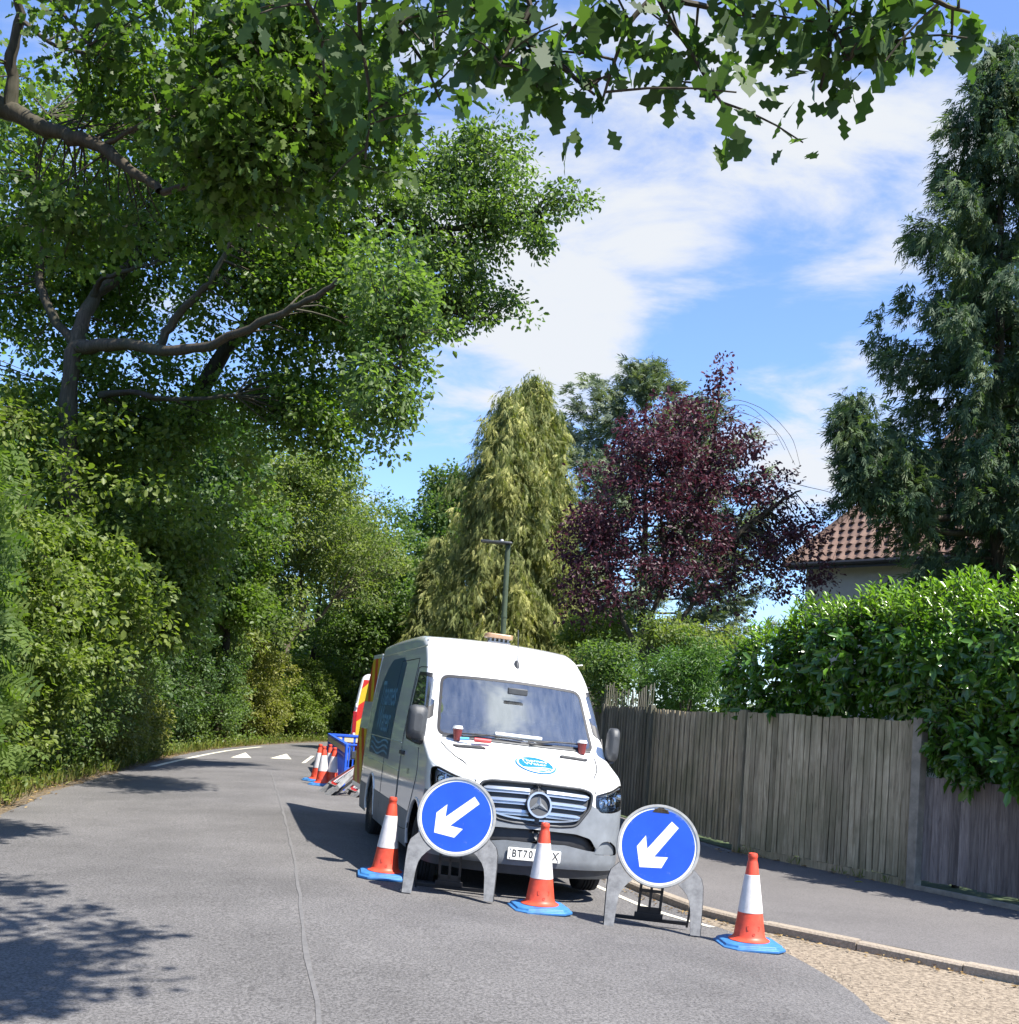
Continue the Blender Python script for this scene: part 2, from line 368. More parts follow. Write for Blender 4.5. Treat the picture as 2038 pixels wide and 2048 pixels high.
def rrect(w, h, r, n=5):
    P = []
    for (sx, sy, a) in ((1, 1, 0), (-1, 1, pi/2), (-1, -1, pi), (1, -1, 1.5*pi)):
        for i in range(n+1): P.append((sx*(w-r)+r*cos(a+pi/2*i/n), sy*(h-r)+r*sin(a+pi/2*i/n)))
    return P
def text2d(body, size, bold=0, space=1.0):
    cu = bpy.data.curves.new('t', 'FONT'); cu.body = body; cu.size = size; cu.align_x = 'CENTER'; cu.align_y = 'CENTER'; cu.offset = bold*size; cu.space_character = space
    cu.resolution_u = 4
    ob = bpy.data.objects.new('t', cu); COL.objects.link(ob)
    me = bpy.data.meshes.new_from_object(ob.evaluated_get(bpy.context.evaluated_depsgraph_get()))
    V = [tuple(v.co) for v in me.vertices]; F = [tuple(p.vertices) for p in me.polygons]
    bpy.data.objects.remove(ob); bpy.data.curves.remove(cu); bpy.data.meshes.remove(me)
    return V, F
# ------------------------------------------------------------------ ground, road, pavement
def sheet(name, poly, z, mat, kind='structure'):
    import mathutils.geometry as mg
    tri = mg.tessellate_polygon([[Vector((x, y, 0)) for x, y in poly]])
    o = meshobj(name, [(x, y, z) for x, y in poly], [list(t) for t in tri], mat); tag(o, kind=kind)
    for p in o.data.polygons:
        if p.normal.z < 0: p.flip()
    return o
g = 900
sheet('ground', [(-g, -g), (g, -g), (g, g), (-g, g)], -.03, 'lawn')
left_edge = [(-4.3, -25), (-4.5, -10), (-4.8, 0), (-5.2, 6), (-5.75, 10.5), (-6.48, 14.57), (-7.22, 17.95), (-7.73, 21.55), (-8.25, 26.1), (-8.8, 30.5), (-8.98, 35.4), (-8.8, 40.3), (-8.34, 45.9), (-7.5, 50.5), (-5.8, 57), (-2.5, 63.5), (3, 69), (10, 72)]
kerb_ln = [(12.0, 5.0), (8.0, 6.5), (5.6, 7.85), (4.18, 8.75), (3.53, 9.40), (2.68, 10.10), (2.05, 10.86), (1.68, 11.76), (1.30, 13.1), (.95, 14.7), (.5, 16.7), (-.2, 19.6), (-1.3, 24), (-2.4, 29), (-3.2, 34), (-3.5, 40), (-3.2, 46), (-2, 53), (1.5, 59), (9, 64)]
left_edge = smoothline([(x, y, 0) for x, y in left_edge])[:, :2]; kerb_ln = smoothline([(x, y, 0) for x, y in kerb_ln])[:, :2]
asph_r = [(4.5, -25), (3.4, -8), (2.65, 2), (2.56, 5.5), (2.60, 7.33), (2.63, 8.05), (2.57, 8.8), (2.45, 9.5), (2.25, 10.0), (2.0, 10.5)]
asph_r = smoothline([(x, y, 0) for x, y in asph_r])[:, :2]
k_i = [i for i, p in enumerate(kerb_ln) if p[1] > 11.0 and p[0] < 2.0][0]
def wob(P, a, seed, step=.25):
    rs = np.random.RandomState(seed); out = []
    P = np.asarray(P)
    for i in range(len(P)-1):
        n = max(1, int(np.linalg.norm(P[i+1]-P[i])/step)); 
        if P[i][1] > 45 or P[i][1] < -5: n = 1
        for k in range(n): out.append(P[i]+(P[i+1]-P[i])*k/n+rs.randn(2)*a*(k > 0))
    out.append(P[-1]); return np.array(out)
road_poly = list(map(tuple, wob(left_edge, .035, 1)))+[tuple(p) for p in kerb_ln[:k_i-1:-1]]+list(map(tuple, wob(asph_r, .022, 2, .12)))[::-1]
sheet('verge', [(-40, -25), (-40, 75), (10, 75)]+[tuple(p) for p in (left_edge+np.array([.12, 0]))[::-1]], -.012, 'soil')
sheet('apron', [(1.2, -25), (40, -25), (40, 3)]+[tuple(p) for p in kerb_ln[:k_i+3]]+[(1.0, 11.4)], -.004, 'apron')
kseg = [(np.array(a), np.array(b)) for a, b in zip(kerb_ln[:-1], kerb_ln[1:])]
def kdist(x, y):
    p = np.array([x, y]); m = 1e9
    for a, b in kseg:
        e_ = b-a; t = min(1, max(0, (p-a)@e_/(e_@e_))); m = min(m, np.hypot(*(p-a-e_*t)))
    return m
def crown(x, y):     # cross-fall of the carriageway
    d = kdist(x, y)
    return 0.0 if d > 7 else .14*(.5-.5*cos(2*pi*d/7))*min(1, max(0, (44-y)/10))*min(1, max(0, (y+6)/8))*min(1, max(0, (2.9-x)/1.2))
def rgnd(px, py, z=0.0):     # point on the cambered road
    p = gnd(px, py, z)
    for _ in range(6): p = gnd(px, py, z+crown(p[0], p[1]))
    return p
import mathutils.geometry as mgeo
def road_mesh():
    pv = [Vector(p) for p in road_poly]; n = len(pv); ed = [(i, (i+1) % n) for i in range(n)]; P_ = np.array(road_poly)
    gx, gy = np.meshgrid(np.arange(-9, 4, .45), np.r_[np.arange(-6, 20, .45), np.arange(20, 46, .9)]); G = np.c_[gx.ravel(), gy.ravel()]
    pv += [Vector(p) for p in G]
    V, Ed, F, *_ = mgeo.delaunay_2d_cdt(pv, ed, [], 1, 1e-4)
    o = meshobj('road', [(v.x, v.y, crown(v.x, v.y)) for v in V], F, 'asphalt', None, 180); tag(o, kind='structure')
    for p in o.data.polygons:
        if p.normal.z < 0: p.flip()
road_mesh()
# pavement and kerb
KH = .075
off = []
T_ = np.gradient(kerb_ln, axis=0); T_ /= np.linalg.norm(T_, axis=1)[:, None]
Nk = np.stack([T_[:, 1], -T_[:, 0]], 1)     # away from the road
kb = kerb_ln+Nk*.125
sheet('pavement', [tuple(p) for p in kb]+[(40, 64), (40, 5.0)], KH-.006, 'pavement')
V = []; F = []; L = np.r_[0, np.cumsum(np.linalg.norm(np.diff(kerb_ln, axis=0), axis=1))]
s_ = 0.0; kmb = MB(); rs = np.random.RandomState(3)
def on(P, s): return np.array([np.interp(s, L, P[:, 0]), np.interp(s, L, P[:, 1])])
while s_ < L[-1]-1:
    e_ = min(s_+.915, L[-1]); a0, a1, b0, b1 = on(kerb_ln, s_+.006), on(kerb_ln, e_-.006), on(kb, s_+.006), on(kb, e_-.006)
    dz = rs.randn()*.004; jx = rs.randn()*.006
    z1 = KH+dz; ch = .018
    def lerp(p, q, t): return p+(q-p)*t
    prof = [(0+jx, -.02), (0+jx, z1-ch), (.15+jx, z1), (1, z1), (1, -.02)]
    P0 = [(*lerp(a0, b0, t), z) for t, z in prof]; P1 = [(*lerp(a1, b1, t), z) for t, z in prof]
    kmb.add(P0+P1, [(i, i+1, i+6, i+5) for i in range(4)]+[(0, 1, 2, 3, 4), (9, 8, 7, 6, 5)])
    s_ = e_
tag(kmb.build('kerb', 'kerbstone', None, 20), kind='structure')
def on_road(o, dz):
    for v in o.data.vertices: v.co.z = crown(v.co.x, v.co.y)+dz
def strip(name, P, w, z, mat, kind='structure', wob_=.0, seed=0):
    P = np.asarray(P, float); T = np.gradient(P, axis=0); T /= np.linalg.norm(T, axis=1)[:, None]; N = np.stack([-T[:, 1], T[:, 0]], 1)
    rs = np.random.RandomState(seed); a = P+N*(w/2+rs.randn(len(P))[:, None]*wob_); b = P-N*(w/2+rs.randn(len(P))[:, None]*wob_)
    V = [(*p, z+crown(*p)) for p in a]+[(*p, z+crown(*p)) for p in b]; n = len(P)
    return tag(meshobj(name, V, [(i+n, i+1+n, i+1, i) for i in range(n-1)], mat), kind=kind)
i0 = k_i-3
ln = wob(kerb_ln[i0:i0+46]-Nk[i0:i0+46]*.36, 0, 1, .2)
strip('edge_line', ln, .075, .005, 'line_white', wob_=.004)
strip('road_seam', wob([rgnd(642, 2060)[:2], rgnd(610, 1880)[:2], rgnd(590, 1720)[:2], rgnd(560, 1600)[:2], rgnd(540, 1540)[:2]], .004, 5, .4), .028, .004, 'seam', wob_=.005)
lw_ = smoothline([(*gnd(x, y)[:2], 0) for x, y in ((306, 1535), (370, 1521.5), (436, 1509.5), (475, 1504), (522, 1497))])[:, :2]
strip('edge_line', wob(lw_, .006, 2, .3), .15, .005, 'line_white', wob_=.006)
for tri in (((461, 1515.6), (503, 1516.5), (491, 1505.5)), ((540, 1517), (583, 1519), (573, 1508)), ((603, 1526.5), (611, 1526.5), (629, 1512.5), (622, 1512.5))):
    on_road(sheet('road_marking', [tuple(rgnd(*p)[:2]) for p in tri], .006, 'line_white'), .008)
# ------------------------------------------------------------------ fences
PV = KH
def fence_pt(px, py): return gnd(px, py, PV)
A = fence_pt(1473, 1704); B = fence_pt(1826, 1776)
postA = np.array([A[0], A[1]]); postB = np.array([B[0], B[1]])
C_ = at(1307, 1413, 19.0)[:2]; D_ = at(1212, 1409, 22.0)[:2]; E_ = at(1165, 1404, 25.5)[:2]
print('fence pts', postA, postB, C_, D_, E_)
dirAB = (postB-postA)/np.linalg.norm(postB-postA); nAB = np.array([-dirAB[1], dirAB[0]])   # into the garden
def boards(mb, p, q, z0, z1, pitch, w, th, rs, back=0.0, jag=.006, lean=.004, sag=0.0, overlap=True):
    p, q = np.asarray(p), np.asarray(q); Ln = np.linalg.norm(q-p); d = (q-p)/Ln; n = np.array([-d[1], d[0]])
    k = max(1, int(round(Ln/pitch))); pitch = Ln/k
    for i in range(k):
        c = p+d*((i+.5)*pitch+rs.randn()*.003)+n*(back+rs.randn()*.002+(.006 if i % 2 else -.006)*(not overlap))
        s = i/k; top = z1+rs.randn()*jag-sag*4*s*(1-s); bot = z0+abs(rs.randn())*.012
        ww = w*(1+rs.randn()*.03)/2
        rot = np.array([[d[0], n[0], 0], [d[1], n[1], 0], [0, 0, 1]])
        a = rs.randn()*.03+(.17 if overlap else 0); ra = np.array([[cos(a), -sin(a), 0], [sin(a), cos(a), 0], [0, 0, 1]])
        lx = rs.randn()*lean; sh = np.array([[1, 0, lx], [0, 1, 0], [0, 0, 1]])
        mb.box((c[0], c[1], (top+bot)/2), (ww, th/2, (top-bot)/2), 0, rot@ra@sh, rs.rand()*.8+.1)
rs = np.random.RandomState(11)
fz = empty('tall_fence', (postA[0], postA[1], PV)); tag(fz, 'tall weathered close-board timber fence along the pavement, laurel spilling over its top', 'fence')
def local(mb, e): 
    ex, ey, ez = e.location; mb.V = [(x-ex, y-ey, z-ez) for x, y, z in mb.V]; return mb
def bay(p, q, z0, z1, pitch, w, mat='fence_wood', par=fz, **k):
    mb = MB(); boards(mb, p, q, z0, z1, pitch, w, .017, rs, **k)
    d_ = (np.asarray(q)-np.asarray(p)); d_ = d_/np.linalg.norm(d_)*pitch/2; boards(mb, np.asarray(p)+d_*.2, np.asarray(q)-d_*.2, z0+.01, z1-.03, pitch*1.0, pitch*1.04, .012, rs, back=.026, overlap=False, jag=.003); local(mb, par).build('panel', mat, par, None, rnd=True)  # second board layer added behind to keep light out of the gaps
    r_ = MB(); p, q = np.asarray(p), np.asarray(q); d = (q-p)/np.linalg.norm(q-p); n = np.array([-d[1], d[0]])
    for zz_ in (z0+.25, (z0+z1)/2, z1-.25):
        c = (p+q)/2+n*.062; r_.box((c[0], c[1], zz_), (np.linalg.norm(q-p)/2, .02, .04), 0, np.array([[d[0], n[0], 0], [d[1], n[1], 0], [0, 0, 1]]))
    local(r_, par).build('rail', mat, par, None, rnd=True)
bay(postA+dirAB*.06, postB-dirAB*.22, PV+.09, PV+2.03, .100, .080)
w_ = MB(); boards(w_, postB-dirAB*.21, postB-dirAB*.07, PV+.02, PV+2.04, .14, .135, .024, rs); local(w_, fz).build('edge_board', 'fence_wood', fz, None, rnd=True)
dAC = (C_-postA)/np.linalg.norm(C_-postA)
bay(C_-dAC*.05, postA-(postA-C_)/np.linalg.norm(postA-C_)*.06, PV+.09, PV+2.03, .090, .064, overlap=False, sag=.03)
bay(D_-(D_-C_)/np.linalg.norm(D_-C_)*.0, C_-(C_-D_)/np.linalg.norm(C_-D_)*.06, PV+.05, PV+2.05, .088, .07, 'fence_old', overlap=False)
dirDE = (E_-D_)/np.linalg.norm(E_-D_)
far = [E_+dirDE*2.2, E_+dirDE*4.5]
bay(E_+dirDE*.2, D_, PV+.05, PV+2.05, .09, .07, 'fence_old', overlap=False); bay(far[0], E_, PV+.05, PV+2.05, .09, .07, 'fence_old', overlap=False); bay(far[1], far[0], PV+.05, PV+2.05, .09, .07, 'fence_old', overlap=False)
def post(p, h, s, mat, par, d, cap=True, back=0):
    mb = MB(); n = np.array([-d[1], d[0]]); rot = np.array([[d[0], n[0], 0], [d[1], n[1], 0], [0, 0, 1]])
    c = np.asarray(p)+n*back
    mb.box((c[0], c[1], PV+h/2-.01), (s/2, s/2, h/2+.01), 0, rot, rs.rand()); local(mb, par).build('post', mat, par, None, .008, True)
post(postA, 2.06, .115, 'fence_wood', fz, dirAB, back=.01); post(postB, 2.07, .13, 'post_concrete', fz, dirAB, back=.0)
for p in (C_, D_, E_, far[0]): post(p, 2.09, .09, 'fence_old', fz, dAC, back=.02)
gb = MB(); m_ = (postA+postB)/2; Lh = np.linalg.norm(postB-postA)/2-.07
gb.box((m_[0]+nAB[0]*.02, m_[1]+nAB[1]*.02, PV+.04), (Lh, .022, .055), 0, np.array([[dirAB[0], nAB[0], 0], [dirAB[1], nAB[1], 0], [0, 0, 1]])); local(gb, fz).build('gravel_board', 'fence_wood', fz, None, .004, True)
# trellis with loose sticks on the far bays
tl = MB()
for (p, q) in ((D_, C_), (E_, D_), (far[0], E_), (far[1], far[0])):
    Ln = np.linalg.norm(q-p); k = int(Ln/.12)
    for i in range(k):
        s = (i+.5)/k; c = p+(q-p)*s; h = .24+.16*(2*s-1)**2+rs.randn()*.03
        tl.tube([(c[0], c[1], PV+2.05), (c[0]+rs.randn()*.02, c[1], PV+2.1+h)], .011, 5, 0, r=rs.rand())
local(tl, fz).build('trellis', 'fence_old', fz, None, rnd=True)
# low fence to the right
lf0 = postB+dirAB*.05+nAB*.07; lf1 = lf0+dirAB*3.6
lo = empty('low_fence', (lf0[0], lf0[1], PV)); tag(lo, 'low purplish grey board fence under the overhanging laurel, right of the tall fence', 'fence')
bay(lf0, lf1, PV+.10, PV+1.36, .128, .124, 'fence_grey', lo)
cs = MB(); m_ = (lf0+lf1)/2-nAB*.13
cs.box((m_[0], m_[1], PV+.025), (1.8, .03, .03), 0, np.array([[dirAB[0], nAB[0], 0], [dirAB[1], nAB[1], 0], [0, 0, 1]])); local(cs, lo).build('footing', 'post_concrete', lo, None, .006)
sheet('lawn', [tuple(p+nAB*.08) for p in (far[1], far[0], E_, D_, C_, postA, postB, lf1)]+[(30, -3), (40, 5.2), (40, 62), (4, 62)], KH+.004, 'lawn')
# ------------------------------------------------------------------ house
hc = at(1572, 1128, 33.5)          # left eave corner
e2 = at(1790, 1104, 31.0)          # along the eave, to the right and a little nearer
he = e2-hc; he[2] = 0; ez = float(hc[2]); he /= np.linalg.norm(he); hn = np.array([-he[1], he[0], 0])
print('house', hc, e2, ez)
hs = empty('house', (hc[0], hc[1], 0)); tag(hs, 'bungalow with brown tiled hipped roof and pale rendered wall, behind the tall dark conifer', 'house')
def hpt(a, b, z): return he*a+hn*b+np.array([0, 0, z])
LE, RUN, RISE = 14.0, 5.2, 6.2
wl_ = MB(); x0, x1, y0, y1 = .45, LE-.45, .45, 2*RUN-.45
for (a, b) in (((x0, y0), (x1, y0)), ((x1, y0), (x1, y1)), ((x1, y1), (x0, y1)), ((x0, y1), (x0, y0))):
    wl_.add([hpt(*a, 0), hpt(*b, 0), hpt(*b, ez-.02), hpt(*a, ez-.02)], [(0, 1, 2, 3)])
wl_.build('wall', 'render_wall', hs, None)
rf = MB(); rs = np.random.RandomState(5)
def tiles(o, ax, up, length, hip_l, hip_r, sl):      # rows of interlocking tiles on one slope
    rows = int(sl/.33); ncol_w = .30; nrm = np.cross(ax, up)
    for r_ in range(rows):
        u0 = hip_l*r_/rows; u1 = length-hip_r*(r_+1)/rows if hip_r else length
        c0 = int(u0/ncol_w)
        x = u0
        while x < u1-.02:
            w = min(ncol_w, u1-x); V = []; K = 6
            for k in range(K+1):
                t = k/K; h = .035*(1+cos(2*pi*t)); 
                for s in (0, 1):
                    V.append(o+ax*(x+w*t)+up*((r_+s*1.05)*sl/rows)+nrm*(h+.045*(1-s)+.012))
            for k in range(K+1): V.append(o+ax*(x+w*k/K)+up*(r_*sl/rows)+nrm*(-.01))
            F = [(2*k, 2*k+2, 2*k+3, 2*k+1) for k in range(K)]+[(2*K+2+k, 2*K+3+k, 2*k+2, 2*k) for k in range(K)]
            rf.add(V, F, 0, rs.rand()); x += ncol_w
ups = unit(hn*RUN+np.array([0, 0, RISE])); sl = math.hypot(RUN, RISE)
tiles(hpt(0, 0, ez), he, ups, LE, RUN*.92, RUN*.92, sl)
upl = unit(he*RUN*.92+np.array([0, 0, RISE])); 
rf.add([hpt(0, 0, ez), hpt(0, 2*RUN, ez), hpt(RUN*.92, RUN, ez+RISE-.02), hpt(LE-RUN*.92, RUN, ez+RISE-.02), hpt(LE, 0, ez), hpt(LE, 2*RUN, ez)], [(1, 0, 2), (0, 4, 3, 2), (4, 5, 3), (5, 1, 2, 3)], 0, .4)
for (a, b) in ((hpt(0, 0, ez), hpt(RUN*.92, RUN, ez+RISE)), (hpt(RUN*.92, RUN, ez+RISE), hpt(LE-RUN*.92, RUN, ez+RISE))):
    n = int(np.linalg.norm(b-a)/.4)
    for i in range(n):
        p, q = a+(b-a)*i/n, a+(b-a)*(i+1.06)/n; rf.tube([p+[0, 0, .03], q+[0, 0, .05]], [.13, .115], 8, 0, True, rs.rand())
rf.build('roof', 'roof_tile', hs, None, rnd=True)
gt = MB(); gt.tube([hpt(-.1, -.06, ez-.05), hpt(LE+.1, -.06, ez-.05)], .075, 8); gt.box(hpt(LE/2, .0, ez-.1), (LE/2, .015, .1), 0, np.array([he, hn, [0, 0, 1]]).T); gt.build('gutter', 'gutter', hs, 40)
# ------------------------------------------------------------------ van
def pchip(x, y):
    x, y = np.array(x, float), np.array(y, float); h = np.diff(x); d = np.diff(y)/h; m = np.zeros(len(x)); m[0], m[-1] = d[0], d[-1]
    for i in range(1, len(x)-1):
        if d[i-1]*d[i] > 0:
            w1, w2 = 2*h[i]+h[i-1], h[i]+2*h[i-1]; m[i] = (w1+w2)/(w1/d[i-1]+w2/d[i])
    def f(q):
        q = np.asarray(q, float); i = np.clip(np.searchsorted(x, q)-1, 0, len(x)-2); t = (q-x[i])/h[i]; t = np.clip(t, -.5, 1.2)
        return (2*t**3-3*t**2+1)*y[i]+(t**3-2*t**2+t)*h[i]*m[i]+(-2*t**3+3*t**2)*y[i+1]+(t**3-t**2)*h[i]*m[i+1]
    return f
tumble = pchip([.2, .30, .45, .9, 1.25, 1.6, 2.0, 2.35, 2.7], [.965, .978, .992, 1.0, .998, .978, .94, .905, .865])
profz = pchip([.2, .3, .42, .56, .72, .85, 1.0, 1.1, 1.2, 1.4, 3], [.07, .035, .0, .0, .02, .035, .065, .10, .14, .16, .16])
Zc = pchip([-.3, .02, .10, .18, .30, .55, .80, .93, 1.0, 1.50, 1.66, 1.85, 2.1, 2.45, 3.0, 4.5, 6.2], [.9, 1.04, 1.11, 1.155, 1.205, 1.29, 1.375, 1.43, 1.49, 2.06, 2.22, 2.36, 2.49, 2.575, 2.61, 2.62, 2.59])
PA, PN, VL = .62, 2.5, 5.93
BOW = .20
def Wp(v): 
    v = np.clip(v, 0, None); return np.where(v < PA, (1-np.clip(1-v/PA, 0, 1)**PN)**(1/PN), 1.0)
def Wp_inv(w): w = np.clip(w, 0, .99999); return PA*(1-(1-w**PN)**(1/PN))
def fade(vp): return np.clip(1-vp/1.5, 0, 1)
def top_z(u, v): return Zc(v-BOW*u*u)-.035*np.clip(v-1.6, 0, 1)*u*u
def front_v(u, z):
    vp = Wp_inv(abs(u)/tumble(z)); return float(vp+profz(z)*fade(vp))
def side_u(z, v):       # half width of the side at height z, station v
    return float(Wp(v-profz(z)*fade(v))*tumble(z))
NS, NA, NTOP = 70, 9, 25
def section(vp):
    w = float(Wp(vp)); z0 = .25
    ze = 1.1
    for _ in range(25):
        U = w*float(tumble(ze)); Rc = min(.055+.05*min(1, max(0, (ze-1.5))), .5*U+1e-4)
        va = vp+float(profz(ze))*float(fade(vp)); ze = .5*ze+.5*float(top_z(U-Rc, va))
    P = []
    zs = np.linspace(z0, ze-Rc, NS)
    rear = max(0, (vp-(VL-.12))/.12); rs_ = 1-.03*rear**2
    for z in zs: P.append((w*float(tumble(z))*rs_, vp+float(profz(z))*float(fade(vp)), z))
    Ue = w*float(tumble(ze-Rc))*rs_
    for k in range(1, NA): a = pi/2*k/NA; P.append((Ue-Rc+Rc*cos(a), va, ze-Rc+Rc*sin(a)))
    Um = Ue-Rc
    for k in range(NTOP):
        u = Um*(1-k/(NTOP-1)) ; P.append((u, va, float(top_z(u, va))))
    L_ = P+[(-x, y, z) for x, y, z in P[-2::-1]]
    return L_
ws = np.r_[0.012, np.linspace(.04, .995, 44)]
stations = sorted(list(Wp_inv(ws))+list(np.linspace(.30, PA-.012, 22)))+list(np.linspace(PA, 2.6, 80))+list(np.linspace(2.65, VL-.15, 40))+[VL-.1, VL-.05, VL-.02, VL]
SEC = np.array([section(v) for v in stations]); nv, npt = SEC.shape[:2]
VV = SEC.reshape(-1, 3)
class Poly:     # a set of polygons cut by scalar fields
    def __init__(s, V, F): s.V = [tuple(v) for v in V]; s.F = F
    def split(s, phi):
        p = phi(np.array(s.V)); V = list(s.V); cache = {}; I, O = [], []
        def cut(a, b):
            k = (a, b) if a < b else (b, a)
            if k not in cache:
                t = p[a]/(p[a]-p[b]); va, vb = V[a], V[b]; V.append(tuple(va[i]+(vb[i]-va[i])*t for i in range(3))); cache[k] = len(V)-1
            return cache[k]
        for f in s.F:
            q = [p[i] for i in f]
            if all(x <= 0 for x in q): I.append(f); continue
            if all(x > 0 for x in q): O.append(f); continue
            fi, fo = [], []; n = len(f)
            for k in range(n):
                a, b = f[k], f[(k+1) % n]
                (fi if p[a] <= 0 else fo).append(a)
                if (p[a] <= 0) != (p[b] <= 0): c = cut(a, b); fi.append(c); fo.append(c)
            if len(fi) > 2: I.append(tuple(fi))
            if len(fo) > 2: O.append(tuple(fo))
        return Poly(V, I), Poly(V, O)
    def obj(s, name, mat, parent, off=0.0, smooth=35):
        used = sorted({i for f in s.F for i in f}); mp = {a: b for b, a in enumerate(used)}
        V = np.array([s.V[i] for i in used]); o = meshobj(name, V, [[mp[i] for i in f] for f in s.F], mat, parent, smooth)
        if off:
            n = np.zeros((len(V), 3)); o.data.vertices.foreach_get('normal', n.ravel()) if False else None
            n = np.array([v.normal for v in o.data.vertices]); o.data.vertices.foreach_set('co', (V+n*off).astype(np.float32).ravel()); o.data.update()
        return o
def inpoly(pts, poly):    # signed distance (negative inside) to a 2-D outline
    poly = np.asarray(poly, float); d = np.full(len(pts), 1e9); ins = np.zeros(len(pts), bool); n = len(poly)
    for i in range(n):
        a, b = poly[i], poly[(i+1) % n]; e = b-a; w = pts-a; t = np.clip((w@e)/(e@e+1e-12), 0, 1)
        d = np.minimum(d, np.linalg.norm(w-t[:, None]*e, axis=1))
        c = (a[1] > pts[:, 1]) != (b[1] > pts[:, 1]); ins ^= c & (pts[:, 0] < (b[0]-a[0])*(pts[:, 1]-a[1])/(b[1]-a[1]+1e-12)+a[0])
    return np.where(ins, -d, d)
def mirror(poly): return [(-x, y) for x, y in poly][::-1]
def rounded(poly, r=.05, n=4):
    P = np.asarray(poly, float); out = []; N = len(P)
    for i in range(N):
        a, b, c = P[i-1], P[i], P[(i+1) % N]; d0, d1 = np.linalg.norm(a-b), np.linalg.norm(c-b); q = min(r, .45*d0, .45*d1)
        out += list(bez(b+(a-b)/d0*q, b, b+(c-b)/d1*q, n+1))
    return [tuple(p) for p in out]
faces = [(i*npt+j, (i+1)*npt+j, (i+1)*npt+j+1, i*npt+j+1) for i in range(nv-1) for j in range(npt-1)]
faces += [(j+1, j, npt-1-j, npt-2-j) for j in range(npt//2)]
faces.append(tuple((nv-1)*npt+j for j in range(npt)))
body = Poly(VV, faces)
VX, VY, VYAW, VROLL, VZ = .36, 10.45, R(13.8), R(2.5), .055
van = empty('works_van', (VX, VY, VZ), (0, VROLL, VYAW))
tag(van, 'white high-roof van parked at the kerb behind the blue arrow signs', 'van')
WSZ0, WSZ1 = 1.475, 2.10
ws_poly = rounded([(-.855, 1.452), (-.45, 1.452), (0, 1.452), (.45, 1.452), (.855, 1.452), (.79, 2.10), (.4, 2.115), (0, 2.12), (-.4, 2.115), (-.79, 2.10)], .09)
# the windscreen lies on the top surface; work in (u, height along the glass at the centre line)
def zcent(P):  # height the centre line would have at this point's station (undo the bow)
    return Zc(P[:, 1]-BOW*P[:, 0]**2)
def phi_ws(P): return np.where(P[:, 1] < 2.2, inpoly(np.stack([P[:, 0], np.where(P[:, 2] > 1.2, P[:, 2], 0)], 1), ws_poly), 1.0)+np.where(abs(P[:, 0]) > .955, .2, 0)+np.where(P[:, 1] > 2.2, 1, 0)
screen, body = body.split(phi_ws)
seal, _ = screen.split(lambda P: -phi_ws(P)-.035)
seal_in, glass = screen.split(lambda P: -(phi_ws(P)+.03))
seal_in.obj('windscreen_seal', 'trim_black', van, .002)
glass.obj('windscreen', 'glass', van, .0)
# side door windows
sw_poly = rounded([(1.15, 1.33), (1.46, 1.98), (1.62, 2.10), (2.22, 2.12), (2.26, 1.42), (2.2, 1.36), (1.55, 1.33)], .08)
def phi_sw(P): return np.where(abs(P[:, 0]) > .86, inpoly(P[:, 1:3], sw_poly), 1.0)+np.where(P[:, 1] > 2.6, 1, 0)
win, body = body.split(phi_sw)
for s in (-1, 1):
    half, _ = win.split(lambda P, s=s: -P[:, 0]*s)
    fr, gl_ = half.split(lambda P: -(phi_sw(P)+.04))
    w = gl_.obj('side_window', 'glass', van, 0); fr.obj('window_seal', 'trim_black', w, .002)
# wheel arches
AX0, AX1, WR = 1.02, 4.69, .345
def phi_arch(P): return np.where(abs(P[:, 0]) > .55, np.minimum(np.hypot(P[:, 1]-AX0, P[:, 2]-.36)-.43, np.hypot(P[:, 1]-AX1, P[:, 2]-.36)-.43), 1.0)
_, body = body.split(phi_arch)
# front: grille, lamps, bumper
gr_poly = rounded([(-.565, 1.07), (-.45, 1.105), (0, 1.115), (.45, 1.105), (.565, 1.07), (.54, .93), (.40, .755), (.25, .735), (0, .73), (-.25, .735), (-.40, .755), (-.54, .93)], .05)
def front(P, poly, vmax=.75): return np.where((P[:, 1] < vmax) & (P[:, 2] < 1.2), inpoly(P[:, [0, 2]], poly), 1.0)
grille, body = body.split(lambda P: front(P, gr_poly))
hl = [(.60, 1.055), (.80, 1.11), (.93, 1.165), (.975, 1.15), (.978, 1.04), (.965, .93), (.80, .895), (.66, .895), (.605, .95)]
hlp = rounded(hl, .03)
lampR, body = body.split(lambda P: front(P, hlp, .62)); lampL, body = body.split(lambda P: front(P, mirror(hlp), .62))
def bump_top(P): # grey bumper below this height
    u = abs(P[:, 0]); return .93+.14*np.clip((.62-u)/.3, 0, 1)-.0*u
low_poly = rounded([(-.70, .42), (-.58, .46), (-.42, .60), (0, .625), (.42, .60), (.58, .46), (.70, .42), (.4, .435), (0, .435), (-.4, .435)], .03)
def phi_bump(P):
    z = P[:, 2]; v = P[:, 1]; ub = np.where(v < .60, bump_top(P), .93-np.clip((v-.60)/.06, 0, 1)*.5); return z-ub
bumper, body = body.split(lambda P: np.maximum(phi_bump(P), np.maximum(P[:, 1]-.70, -1)))
intake_poly = rounded([(-.66, .52), (-.56, .645), (-.40, .68), (0, .69), (.40, .68), (.56, .645), (.66, .52), (.52, .535), (.30, .60-.03), (0, .565), (-.30, .57), (-.52, .535)], .03)
intake, bumper = bumper.split(lambda P: front(P, intake_poly))
valance, bumper = bumper.split(lambda P: P[:, 2]-.345-.0*P[:, 0])
fogp = rounded([(.60, .50), (.70, .62), (.80, .63), (.90, .57), (.93, .49)], .03)
fogs = []
